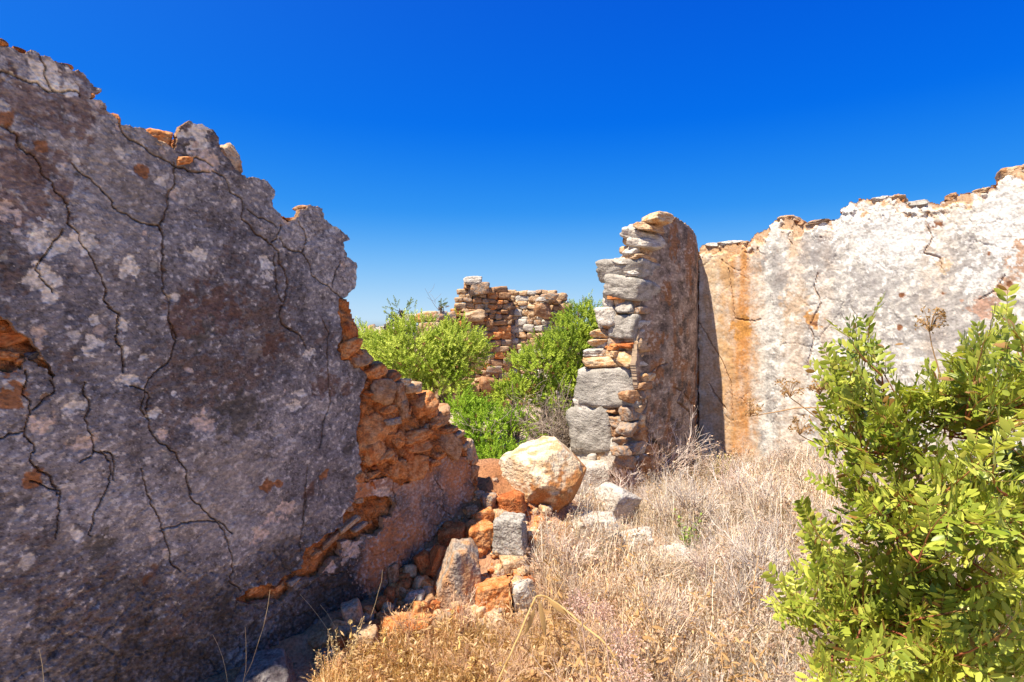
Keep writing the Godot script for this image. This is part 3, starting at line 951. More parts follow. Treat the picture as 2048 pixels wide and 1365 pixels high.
	for q in [[1272, 795, 24, 30], [1276, 828, 22, 36], [1268, 858, 26, 26], [1290, 872, 26, 30], [1304, 898, 30, 26], [1278, 896, 28, 24], [1292, 925, 30, 30], [1318, 930, 30, 28], [1266, 925, 26, 30], [1312, 962, 34, 30], [1280, 960, 30, 28], [1255, 905, 24, 22], [1336, 955, 22, 26]]:
		wall_stone(w, LW, q[0], q[1], q[2], q[3], 0.16, g.randf_range(-0.01, 0.035), ["brown", "dusty", "dusty", "tan"][g.randi() % 4], g.randi() % 16, g.randf_range(-.3, .3), 0.5, 3)


func build_sunlit_wall() -> void:
	var at: Vector3 = RW.o
	var w := thing("ruined_wall", "long sunlit wall of whitewashed plaster with grey lichen and rust-coloured streaks", "wall", at)
	var top: Array = [[1396, 496], [1410, 490], [1440, 492], [1492, 488], [1510, 470], [1535, 455], [1548, 440], [1566, 435], [1586, 438], [1590, 452], [1600, 450], [1625, 443], [1655, 442], [1680, 436], [1684, 415], [1700, 405], [1722, 399], [1750, 398], [1792, 392], [1806, 402], [1820, 410], [1850, 406], [1880, 405], [1898, 398], [1940, 384], [1962, 380], [1990, 372], [2002, 352], [2020, 340], [2048, 337], [2120, 310], [2250, 280], [2600, 170], [2600, 1500], [1396, 1300]]
	var poly := outline(RW, top)
	var s := Sheet.new()
	s.setup(RW, at, poly, [], 0.0095, 0.03, 25)
	var g := RandomNumberGenerator.new()
	g.seed = 6
	for k in [[1400, 300, 2.275, .014, [[540, 560], [520, 620], [550, 700], [530, 740], [500, 800], [520, 860], [495, 960], [490, 1030]]], [1400, 300, 2.275, .012, [[1040, 270], [1030, 340], [1060, 400], [1020, 470], [1090, 490], [1100, 540]]], [1400, 300, 2.275, .01, [[130, 540], [160, 770], [250, 780], [280, 770]]], [1400, 300, 2.275, .012, [[430, 330], [400, 400], [420, 430]]], [1400, 300, 2.275, .01, [[1390, 570], [1350, 640], [1270, 680]]], [1400, 300, 2.275, .012, [[40, 1060], [60, 1100], [120, 1180]]], [1400, 300, 2.275, .01, [[0, 790], [100, 960], [140, 1060], [150, 1200]]]]:
		s.add_crack(outline(RW, k[4], k[0], k[1], k[2]), k[3], 0.016, g)
	var sn := fnoise(79, 9.0, 4)
	var ochre := Color(0.72, 0.34, 0.095, 0.9)
	var white := Color(0.93, 0.885, 0.82, 0.85)
	var stone := Color(0.40, 0.36, 0.34, 0.6)
	var hole := Color(0.32, 0.14, 0.07, 1.0)
	for q in [[1484, 657, 18, ochre, 1.0], [1625, 640, 14, ochre, 1.0], [1632, 646, 6, hole, 0.8], [1890, 530, 12, Color(0.85, 0.60, 0.36, 0.8), 1.0], [1787, 455, 9, white, 1.0], [1870, 450, 8, hole, 0.6], [2035, 500, 30, Color(0.60, 0.33, 0.19, 0.8), 1.3], [2010, 570, 18, Color(0.62, 0.36, 0.22, 0.8), 1.2], [1970, 612, 20, Color(0.62, 0.34, 0.22, 0.8), 1.0], [1780, 480, 60, white, 0.9], [2010, 440, 50, white, 1.4], [1690, 430, 40, white, 1.0], [1640, 500, 40, stone, 1.2], [1760, 560, 50, stone, 1.0], [1950, 540, 50, stone, 1.1], [1880, 640, 60, stone, 1.0], [1560, 560, 30, stone, 1.6], [1590, 610, 24, Color(0.70, 0.48, 0.30, 0.7), 1.2], [1590, 480, 16, Color(0.74, 0.52, 0.33, 0.7), 2.0], [1960, 555, 24, white, 0.8], [1805, 590, 4, hole, 1], [1886, 588, 4, hole, 1], [1800, 655, 4, hole, 1], [1977, 508, 4, hole, 1], [2020, 567, 4, hole, 1]]:
		var p := on_wall(RW, q[0], q[1])
		s.add_spot(uv(RW, q[0], q[1]), q[2] * (p - EYE).length() / F * 1.2, q[3], q[4], sn)
	var streaks: Array = []
	for q in [[1474, 700, 27, 0.97, Color(0.60, 0.265, 0.08)], [1428, 700, 32, 0.75, Color(0.66, 0.43, 0.23)], [1512, 720, 10, 0.35, Color(0.72, 0.52, 0.34)], [1590, 560, 16, 0.45, Color(0.74, 0.52, 0.34)], [1880, 470, 18, 0.3, Color(0.80, 0.60, 0.42)], [1655, 470, 8, 0.35, Color(0.72, 0.50, 0.33)]]:
		var p := on_wall(RW, q[0], q[1])
		streaks.append([uv(RW, q[0], q[1]).x, q[2] * (p - EYE).length() / F * 1.35, q[3], q[4]])
	tint(s, "white", 231, {"streaks": streaks, "top_edge": 1.0})
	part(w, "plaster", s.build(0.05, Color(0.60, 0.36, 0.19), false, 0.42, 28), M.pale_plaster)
	var core := Sheet.new()
	core.setup(RW, at, outline(RW, top), [], 0.02, 0.05, 26)
	for i in core.h.size():
		core.h[i] = -0.075
	tint(core, "clay", 251)
	part(w, "core", core.build(0.5, Color(0.60, 0.36, 0.19), true, 0.42, 29), M.clay)
	# coping stones left along the broken top
	g.seed = 61
	var prev := Vector2(1410, 490)
	for q in [[1424, 490, 30, 9, "pale"], [1452, 488, 44, 10, "pale"], [1484, 491, 20, 12, "tan"], [1572, 438, 34, 12, "tan"], [1598, 449, 14, 14, "brown"], [1632, 446, 46, 9, "dusty"], [1762, 398, 40, 10, "pale"], [1796, 397, 24, 18, "tan"], [1838, 407, 46, 15, "grey"], [1903, 396, 22, 16, "brown"], [1962, 382, 30, 10, "tan"], [2028, 350, 52, 36, "tan"], [2080, 328, 50, 24, "tan"], [2140, 304, 70, 22, "tan"], [2220, 288, 70, 22, "pale"]]:
		wall_stone(w, RW, q[0], q[1] - 2, q[2] * 1.1, q[3] * 1.25, 0.42, 0.0, q[4], g.randi() % 16, g.randf_range(-.12, .12), 0.4, 3)


# ---------------------------------------------------------------- the ruin beyond the gap
# a face of bedded rubble: courses of stones between a left and a right limit that change with height
func course_face(parent: Node3D, o: Vector3, u: Vector3, n: Vector3, limits: Array, y0: float, y1: float, seed_: int, tones: Array, course := 0.1) -> void:
	var g := RandomNumberGenerator.new()
	g.seed = seed_
	var y := y0
	while y < y1:
		var ch := course * g.randf_range(0.65, 1.35)
		var a := 0.0
		var b := 0.0
		for k in limits.size() - 1:
			if y >= limits[k][0] and y <= limits[k + 1][0]:
				var t: float = (y - limits[k][0]) / (limits[k + 1][0] - limits[k][0])
				a = lerpf(limits[k][1], limits[k + 1][1], t)
				b = lerpf(limits[k][2], limits[k + 1][2], t)
		var x := a + g.randf_range(-0.04, 0.03)
		while x < b - 0.03:
			var ww := minf(ch * g.randf_range(1.0, 2.6), b - x + 0.05)
			var hh := ch * g.randf_range(0.85, 1.18)
			var half := Vector3(ww * 0.565, hh * 0.6, g.randf_range(0.10, 0.15))
			var p := o + u * (x + ww * 0.5) + Vector3(0, y + ch * 0.5 + g.randf_range(-0.012, 0.012), 0) + n * (g.randf_range(-0.01, 0.045) - half.z)
			var bs := Basis(u, Vector3.UP, n) if u.cross(Vector3.UP).dot(n) > 0 else Basis(-u, Vector3.UP, n)
			var xf := Transform3D(bs * Basis(Vector3(0, 0, 1), g.randf_range(-0.12, 0.12)) * Basis.from_scale(half), p - parent.position)
			part(parent, "stone", rock(g.randi() % 16, tones[g.randi() % tones.size()], 2, 0.8), M.stone, xf)
			x += ww
		y += ch


func build_far_ruin() -> void:
	var d := 10.0
	var base := spot(1010, 700, d)
	base.y = 0.15
	var w := thing("stone_ruin", "roofless corner of dry bedded rubble stone standing beyond the gap among bushes", "ruin", base)
	var per := d / F
	# three faces: a broad one turned to the sun, the narrow end of it, and the second wall behind the groove
	var u1 := Vector3(cos(0.18), 0, -sin(0.18))
	var n1 := Vector3(-sin(0.18), 0, -cos(0.18)) * -1.0
	n1 = Vector3(u1.z, 0, -u1.x) * -1.0
	var o1 := Vector3(spot(975, 700, d).x, 0, -d)
	course_face(w, o1, u1, n1, [[0.15, -1.0, 0], [0.7, -0.95, 0], [1.30, -0.92, 0], [1.62, -0.72, 0], [1.78, -0.62, 0], [2.02, -0.52, -0.02], [2.22, -0.44, -0.08], [2.36, -0.28, -0.18], [2.44, -0.2, -0.22]], 0.15, 2.38, 71, ["tan", "orange", "brown", "cream", "tan", "dusty"], 0.085)
	var u2 := Vector3(cos(-0.35), 0, -sin(-0.35))
	u2 = Vector3(0.93, 0, -0.367)
	var n2 := Vector3(0.367, 0, 0.93)
	course_face(w, o1 + Vector3(0.0, 0, 0), u2, n2, [[0.15, 0, 0.36], [1.7, 0, 0.40], [2.1, 0, 0.38], [2.22, 0, 0.3], [2.3, 0.0, 0.12]], 0.15, 2.22, 72, ["brown", "orange", "tan", "brown", "dusty"], 0.095)
	var o3 := o1 + Vector3(0.42, 0, -0.32)
	var u3 := Vector3(0.97, 0, 0.243)
	var n3 := Vector3(-0.243, 0, 0.97)
	course_face(w, o3, u3, n3, [[0.15, -0.1, 0.8], [1.3, -0.1, 0.86], [1.6, -0.1, 0.97], [1.85, -0.1, 1.0], [2.05, -0.1, 0.92], [2.14, -0.1, 0.86], [2.2, -0.1, 0.5]], 0.15, 2.18, 73, ["pale", "tan", "cream", "dusty", "tan", "pale"], 0.085)
	# earth packed behind the stones
	var mb := MB.new()
	var g := fnoise(5, 3.0)
	for q in [[o1, u1, n1, -0.9, 0.0, 2.1], [o1, u2, n2, 0.0, 0.38, 2.15], [o3, u3, n3, -0.1, 0.85, 2.08]]:
		var o: Vector3 = q[0]
		var u: Vector3 = q[1]
		var n: Vector3 = q[2]
		var steps := 6
		for k in steps:
			var xa: float = lerpf(q[3], q[4], float(k) / steps)
			var xb: float = lerpf(q[3], q[4], float(k + 1) / steps)
			var hk: float = q[5] + g.get_noise_2d(k, q[5] * 9.0) * 0.08
			if q[3] < -0.5:
				hk = [1.2, 1.25, 1.6, 2.0, 2.28, 2.36][k]
			var p0 := o + u * xa - base - n * 0.06
			var p1 := o + u * xb - base - n * 0.06
			var up := Vector3(0, hk, 0)
			var back := -n * 0.35
			var col := Color(0.36, 0.17, 0.08)
			mb.tri(p0, p1, p1 + up, n, col)
			mb.tri(p0, p1 + up, p0 + up, n, col)
			mb.tri(p0 + up, p1 + up, p1 + up + back, Vector3.UP, col)
			mb.tri(p0 + up, p1 + up + back, p0 + up + back, Vector3.UP, col)
			mb.tri(p0 + back, p1 + back, p1 + up + back, -n, col)
			mb.tri(p0 + back, p1 + up + back, p0 + up + back, -n, col)
			mb.tri(p0, p0 + up, p0 + up + back, -u, col)
			mb.tri(p0, p0 + up + back, p0 + back, -u, col)
			mb.tri(p1, p1 + up, p1 + up + back, u, col)
			mb.tri(p1, p1 + up + back, p1 + back, u, col)
	part(w, "core", mb.mesh(), M.clay)
	# larger single stones
	for q in [[945, 562, 40, 20, "pale"], [960, 578, 42, 28, "dusty"], [948, 632, 44, 26, "tan"], [880, 632, 30, 20, "pale"], [900, 634, 22, 24, "dusty"], [1100, 596, 36, 18, "dusty"], [1086, 622, 38, 32, "brown"], [975, 770, 34, 34, "brown"], [945, 780, 30, 22, "brown"], [1085, 600, 24, 12, "pale"]]:
		var p := spot(q[0], q[1], d - 0.12)
		var half := Vector3(q[2] * per, q[3] * per, 0.28) * 0.5
		part(w, "stone", rock(int(q[0]) % 16, q[4], 3, 0.5), M.stone, Transform3D(Basis(Vector3.UP, 0.2) * Basis.from_scale(half), p - base - Vector3(0, 0, half.z * 0.5)))
	# the low run of wall beside it
	var lw := thing("low_stone_wall", "low fallen run of pale boulders just showing over the olive-green bush", "wall", Vector3(spot(830, 660, 9.4).x, 0.2, -9.4))
	for q in [[768, 660, 22, 16, "pale"], [785, 650, 24, 18, "pale"], [812, 641, 50, 26, "pale"], [836, 636, 26, 20, "orange"], [856, 634, 40, 24, "cream"], [876, 640, 26, 24, "dusty"], [815, 664, 60, 34, "pale"], [860, 664, 60, 40, "tan"], [780, 680, 60, 40, "tan"]]:
		var p := spot(q[0], q[1], 9.4)
		var half := Vector3(q[2], q[3], q[3] * 1.2) * 9.4 / F * 0.5
		part(lw, "stone", rock(int(q[0]) % 16, q[4], 3, 0.4), M.stone, Transform3D(Basis.from_scale(half), p - lw.position))
	for q in [[830, 720, 130, 110], [850, 780, 130, 60]]:
		var p := spot(q[0], q[1], 9.6)
		part(lw, "stone", rock(int(q[0]) % 16, "tan", 3, 0.4), M.stone, Transform3D(Basis.from_scale(Vector3(q[2], q[3], 70) * 9.5 / F * 0.5), p - lw.position))


# ---------------------------------------------------------------- ground and distance
func build_ground() -> void:
	var mb := MB.new()
	var nx := 250
	var nz := 250
	var cn := fnoise(301, 2.2, 4)
	var fn := fnoise(302, 14.0, 3)
	for iz in nz + 1:
		for ix in nx + 1:
			var a := ix * 2.0 / nx - 1.0
			var b := iz * 2.0 / nz - 1.0
			var x := 0.6 + signf(a) * (absf(a) * 5.5 + pow(absf(a), 7.0) * 500.0)
			var z := -4.0 + signf(b) * (absf(b) * 5.5 + pow(absf(b), 7.0) * 500.0)
			var y := ground_y(x, z)
			var far := smoothstep(12.0, 30.0, Vector2(x, z).length())
			var c := Color(0.52, 0.36, 0.25).lerp(Color(0.74, 0.60, 0.46), clampf(0.5 + cn.get_noise_2d(x, z) * 1.3 + fn.get_noise_2d(x, z) * 0.7, 0, 1))
			var clay := exp(-Vector2(x, z).distance_squared_to(Vector2(-0.1, -3.9)) / 0.9)
			c = c.lerp(Color(0.58, 0.24, 0.09), clay * 0.8)
			var foot := absf((Vector3(x, 0, z) - LW.o).dot(LW.n))          # earth colour turns darker red-brown close to the wall
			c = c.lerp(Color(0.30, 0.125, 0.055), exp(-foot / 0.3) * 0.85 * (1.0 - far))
			c = c.lerp(Color(0.15, 0.15, 0.06).lerp(Color(0.26, 0.22, 0.11), clampf(0.5 + cn.get_noise_2d(x * 0.1, z * 0.1), 0, 1)), far)
			var e := 0.02
			var nn := Vector3(ground_y(x - e, z) - ground_y(x + e, z), 2 * e, ground_y(x, z - e) - ground_y(x, z + e)).normalized()
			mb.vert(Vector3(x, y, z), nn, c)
	for iz in nz:
		for ix in nx:
			var a := iz * (nx + 1) + ix
			mb.i.append_array(PackedInt32Array([a, a + 1, a + nx + 1, a + 1, a + nx + 2, a + nx + 1]))
	var o := single("ground", mb.mesh(), M.ground, Transform3D())
	tag(o, "dry reddish earth of the ruin's yard running out to scrubland", "ground", "", "structure")


func stone_thing(called: String, px: float, py: float, w: float, h: float, tone: String, variant: int, label: String, group := "", turn := 0.0, tilt := 0.0, blocky := 0.5, sub := 3, deep := 0.9, up := 0.0) -> MeshInstance3D:
	var p := on_ground(px, py)
	var d := (p - EYE).dot(-cam_basis.z)
	var half := Vector3(w, h, w * deep) * d / F * 0.5
	half.z = clampf(half.z, half.y * 0.5, half.x * 1.4)
	var b := Basis(Vector3.UP, turn) * Basis(Vector3(0, 0, 1), tilt) * Basis.from_scale(half)
	var o := single(called, rock(variant, tone, sub, blocky), M.stone, Transform3D(b, p + Vector3(0, half.y * 0.8 + up, -half.z * 0.5)))
	tag(o, label, "rock" if w > 30 else "stone", group)
	return o


func build_rubble() -> void:
	# the large block of the wall that fell into the gap
	var p := on_ground(1090, 1018)
	var d := (p - EYE).dot(-cam_basis.z)
	var bo := single("boulder", boulder_mesh(), M.stone, Transform3D(Basis(Vector3.UP, 0.3) * Basis.from_scale(Vector3(91, 79, 80) * d / F), p + Vector3(0, 54 * d / F, -0.15)))
	tag(bo, "big rounded cream boulder with clay-orange underside lying in the gap between the walls", "boulder")
	stone_thing("stone_block", 1021, 1120, 66, 76, "grey", 6, "squared grey stone block with flat face, propped on orange rubble", "", -0.25, 0.0, 0.95, 4, 0.8, 0.05)
	stone_thing("stone_block", 1030, 1148, 62, 42, "tan", 3, "tan stone wedged underneath the squared grey block", "", 0.2, 0.1, 0.5)
	stone_thing("stone_slab", 915, 1214, 92, 138, "dusty", 102, "tall upright pointed slab, grey with an orange top, beside the cracked wall", "", 0.15, 0.05, 0.75, 4, 0.6)
	stone_thing("stone", 985, 1222, 74, 62, "orange", 4, "chunky sunlit orange stone below the tall pointed slab", "", 0.2, 0.05, 0.8, 4)
	stone_thing("stone", 900, 1092, 66, 42, "red", 5, "dark red stone lying across the top of the tall pointed slab", "", 0.3, 0.3, 0.5)
	stone_thing("stone", 958, 1108, 66, 66, "orange", 8, "rough orange stone between the tall slab and the squared grey block", "", 0.1, -0.2, 0.5, 4)
	stone_thing("stone", 965, 1052, 50, 36, "orange", 9, "sunlit orange stone at the end of the cracked wall's foot", "", 0.3, 0.35, 0.6)
	stone_thing("stone", 1003, 1056, 44, 36, "tan", 10, "tan stone uphill of the squared grey block", "", 0.5, -0.2, 0.5)
	stone_thing("stone", 1022, 1028, 60, 46, "red", 11, "red clay-coated stone tucked under the big cream boulder", "", 0.1, 0.1, 0.4)
	stone_thing("stone", 978, 1020, 34, 34, "dusty", 12, "dusty grey-brown stone where the broken wall meets the gap", "", 0.1, 0.1, 0.5)
	stone_thing("stone", 942, 1038, 30, 26, "brown", 13, "brown stone leaning on the end of the broken wall", "", 0.1, 0.1, 0.5)
	stone_thing("stone", 958, 1248, 46, 36, "cream", 14, "small cream stone in front of the chunky orange stone", "", 0.4, 0.1, 0.4)
	stone_thing("stone", 988, 1275, 42, 48, "cream", 15, "upright cream stone sinking into the golden herbs", "", 0.2, -0.1, 0.5)
	stone_thing("stone", 829, 1218, 40, 38, "grey", 1, "round pale grey stone on red rubble in the wall's shade", "", 0.0, 0.0, 0.1)
	stone_thing("stone", 703, 1256, 42, 54, "dusty", 2, "pointed blue-grey stone leaning at the foot of the cracked wall", "", 0.3, 0.2, 0.7)
	stone_thing("stone", 764, 1222, 30, 26, "red", 3, "knobbly dark red stone beside the wall foot", "", 0.2, 0.0, 0.2)
	stone_thing("stone", 812, 1285, 112, 52, "orange", 7, "wide flat orange stone half buried at the edge of the golden herbs", "", -0.2, 0.1, 0.6, 4, 0.6)
	stone_thing("stone", 722, 1312, 66, 58, "tan", 5, "tan stone behind the spiky dry herb", "", 0.2, 0.15, 0.5)
	stone_thing("stone", 515, 1410, 130, 84, "dark", 6, "large dark stone in the shade at the bottom of the cracked wall", "", 0.2, 0.08, 0.6, 4, 0.8)
	stone_thing("stone", 640, 1300, 60, 28, "brown", 8, "flat brown stone at the edge of the wall's shade", "", 0.5, 0.1, 0.5)
	stone_thing("stone", 650, 1340, 50, 44, "dark", 9, "dusty stone between the dark bottom stone and the golden herbs", "", 0.5, 0.1, 0.5)
	stone_thing("stone", 873, 1160, 42, 70, "red", 10, "thin red slab standing in the shade next to the tall pointed slab", "", 0.7, -0.5, 0.6)
	stone_thing("stone", 846, 1150, 36, 50, "red", 11, "red clod against the brown plaster of the wall foot", "", 0.2, 0.2, 0.4)
	stone_thing("stone", 785, 1180, 26, 56, "brown", 12, "narrow brown stone stuck upright against the wall foot", "", 0.2, 0.1, 0.5)
	stone_thing("stone", 1066, 1082, 28, 26, "cream", 13, "white chip of stone beside the squared grey block", "", 0.2, 0.1, 0.6)
	stone_thing("stone", 1050, 1226, 54, 72, "pale", 14, "pale grey stone showing through straw under the grey block", "", 0.2, 0.1, 0.6)
	stone_thing("rock", 1240, 1042, 84, 74, "pale", 15, "ridged grey rock at the foot of the stone jamb", "", 0.5, -0.3, 0.5, 4)
	stone_thing("rock", 1188, 1092, 104, 60, "pale", 0, "broad pale rock in the straw, left of the yard's twigs", "", 0.2, 0.05, 0.4, 4).set_meta("label", "broad pale rock lying in straw before the stone jamb")
	stone_thing("rock", 1272, 1108, 76, 48, "pale", 1, "second pale rock in the straw next to the broad pale rock", "", 0.1, 0.1, 0.4, 4)
	stone_thing("rock", 1352, 1148, 110, 44, "pale", 2, "flat pale rock buried in straw below the small green plant", "", 0.3, 0.0, 0.4)
	stone_thing("rock", 1180, 985, 90, 70, "pale", 5, "pale block sunk between the big boulder and the jamb", "", 0.3, 0.1, 0.5)
	# loose rubble
	var g := RandomNumberGenerator.new()
	g.seed = 77
	var area: Array = [PackedVector2Array([Vector2(700, 1250), Vector2(800, 1160), Vector2(880, 1080), Vector2(945, 1010), Vector2(960, 955), Vector2(1000, 965), Vector2(1040, 1000), Vector2(1110, 1040), Vector2(1070, 1130), Vector2(1050, 1250), Vector2(900, 1270), Vector2(760, 1290), Vector2(640, 1340), Vector2(620, 1310)])]
	var marks: Array = [[915, 1150, "tall pointed slab"], [1020, 1085, "squared grey block"], [1085, 1000, "big cream boulder"], [950, 1010, "broken wall's end"], [829, 1200, "round pale grey stone"], [810, 1270, "wide flat orange stone"], [703, 1240, "pointed blue-grey stone"], [985, 1200, "chunky sunlit orange stone"], [765, 1208, "knobbly dark red stone"], [640, 1310, "flat brown stone"], [870, 1130, "thin red slab"], [960, 1080, "rough orange stone"]]
	var made := 0
	while made < 285:
		var px := g.randf_range(600, 1120)
		var py := g.randf_range(955, 1345)
		if not Geometry2D.is_point_in_polygon(Vector2(px, py), area[0]):
			continue
		made += 1
		var z := (8.0 + 18.0 * pow(g.randf(), 1.6)) * (1.2 if py > 1150 else 0.95)
		var tone: String = ["orange", "orange", "tan", "cream", "red", "dusty"][g.randi() % 6] if px > 900 else ["orange", "red", "red", "brown", "tan", "dusty"][g.randi() % 6]
		var wide := g.randf_range(1, 1.5)
		var near: Array = marks[0]
		for q in marks:
			if Vector2(q[0] - px, q[1] - py).length() < Vector2(near[0] - px, near[1] - py).length():
				near = q
		var side := "just above" if py < near[1] - 45 else "just below" if py > near[1] + 45 else "beside"
		var about := "%s %s %s rubble stone %s the %s, %s" % ["tiny" if z < 13 else "small" if z < 20 else "fist-sized", "flat" if wide > 1.32 else "stubby" if wide < 1.15 else "jagged", tone.replace("dusty", "dusty grey"), side, near[2], "wallward" if px < near[0] else "sunward"]
		stone_thing("rubble_stone", px, py, z * wide, z, tone, g.randi() % 16, about, "small rubble stones below the broken wall", g.randf_range(0, 6), g.randf_range(-.5, .5), 0.5, 2)
	# stones fallen off the broken top, lying on the slope of the wall
	var xfs: Array = []
	var cols: Array = []
	for k in 1500:
		var q := Vector2(g.randf_range(590, 1140), g.randf_range(985, 1365))
		if not Geometry2D.is_point_in_polygon(q, area[0]):
			continue
		var s := on_ground(q.x, q.y)
		var z := g.randf_range(0.004, 0.016)
		xfs.append(Transform3D(Basis(Vector3(g.randfn(), g.randfn(), g.randfn()).normalized(), g.randf_range(0, 6)) * Basis.from_scale(Vector3(z * 1.3, z * 0.8, z)), s + Vector3(0, z * 0.4, 0)))
		cols.append(Color(1, 1, 1) * g.randf_range(0.7, 1.2))
	var o := scatter(self, "gravel", rock(3, "orange", 1, 0.6), M.stone, xfs, cols)
	tag(o, "fine reddish clay crumbs and grit scattered through the rubble", "gravel")


func boulder_mesh() -> ArrayMesh:
	var parts := icosphere(5)
	var dirs: PackedVector3Array = parts[0]
	var fs: PackedInt32Array = parts[1]
	var n1 := fnoise(801, 0.9, 3)
	var n2 := fnoise(802, 2.6, 4)
	var ridge := cell_edges(803, 1.9)
	var mb := MB.new()
	var nrm := PackedVector3Array()
	var pts := PackedVector3Array()
	nrm.resize(dirs.size())
	for d in dirs:
		var e := ridge.get_noise_3dv(d) + 1.0
		var r := 1.0 + n1.get_noise_3dv(d) * 0.2 + n2.get_noise_3dv(d) * 0.055 - (1.0 - smoothstep(0.0, 0.22, e)) * 0.03
		r = minf(r, 0.84 / maxf(0.3, d.dot(Vector3(-0.25, 0.95, 0.2).normalized())))
		r = minf(r, 0.80 / maxf(0.3, d.dot(Vector3(-0.85, -0.1, 0.45).normalized())))
		r = minf(r, 0.82 / maxf(0.3, d.dot(Vector3(0.75, -0.35, 0.5).normalized())))
		r = minf(r, 0.86 / maxf(0.3, d.dot(Vector3(0.3, 0.35, 0.88).normalized())))
		r = minf(r, 0.85 / maxf(0.3, d.dot(Vector3(-0.4, -0.55, 0.75).normalized())))
		r = minf(r, 0.87 / maxf(0.3, d.dot(Vector3(0.7, 0.65, 0.2).normalized())))
		pts.append(d * r)
	for k in range(0, fs.size(), 3):
		var f := (pts[fs[k + 2]] - pts[fs[k]]).cross(pts[fs[k + 1]] - pts[fs[k]])
		if f.dot(pts[fs[k]]) < 0:
			f = -f
		for e in 3:
			nrm[fs[k + e]] += f
	for k in pts.size():
		var q := pts[k]
		var m := n2.get_noise_3dv(q * 0.8)
		var c := Color(0.82, 0.60, 0.37).lerp(Color(0.86, 0.72, 0.52), clampf(0.5 + m * 2.0, 0, 1))
		var clay := clampf((-q.y * 1.0 + q.x * 0.75 + 0.14 + m * 1.3) * 2.2, 0, 1)
		c = c.lerp(Color(0.60, 0.25, 0.085), clay)
		c = c.lerp(Color(0.62, 0.31, 0.12), clampf((n1.get_noise_3dv(q * 3.0) - 0.12) * 4.0, 0, 0.75))
		mb.vert(q, nrm[k].normalized(), c)
	var a := fs[0]
	var out := (pts[fs[1]] - pts[a]).cross(pts[fs[2]] - pts[a]).dot(pts[a]) > 0
	for k in range(0, fs.size(), 3):
		mb.i.append_array(PackedInt32Array([fs[k], fs[k + 2], fs[k + 1]]) if out else PackedInt32Array([fs[k], fs[k + 1], fs[k + 2]]))
	return mb.mesh()


# ---------------------------------------------------------------- plants
func leaf_mesh(length: float, width: float, fold: float, bend: float, fine := true) -> ArrayMesh:
	var mb := MB.new()
	mb.leaf(Vector3.ZERO, Vector3(0, 0, -1), Vector3.UP, length, width, fold, bend, Color.WHITE, fine)
	return mb.mesh()


func aim(p: Vector3, dir: Vector3, up: Vector3, size: float) -> Transform3D:
	dir = dir.normalized()
	if absf(dir.dot(up.normalized())) > 0.98:
		up = Vector3(0.3, 0.2, 0.9)
	return Transform3D(Basis.looking_at(dir, up) * Basis.from_scale(Vector3.ONE * size), p)


func rnd_dir(g: RandomNumberGenerator) -> Vector3:
	return Vector3(g.randfn(), g.randfn(), g.randfn()).normalized()


func curve_pts(a: Vector3, b: Vector3, sag: Vector3, steps: int, wobble: float, g: RandomNumberGenerator) -> PackedVector3Array:
	var out := PackedVector3Array()
	for k in steps + 1:
		var t := float(k) / steps
		var p := a.lerp(b, t) + sag * 4.0 * t * (1.0 - t)
		if k > 0 and k < steps:
			p += rnd_dir(g) * wobble
		out.append(p)
	return out


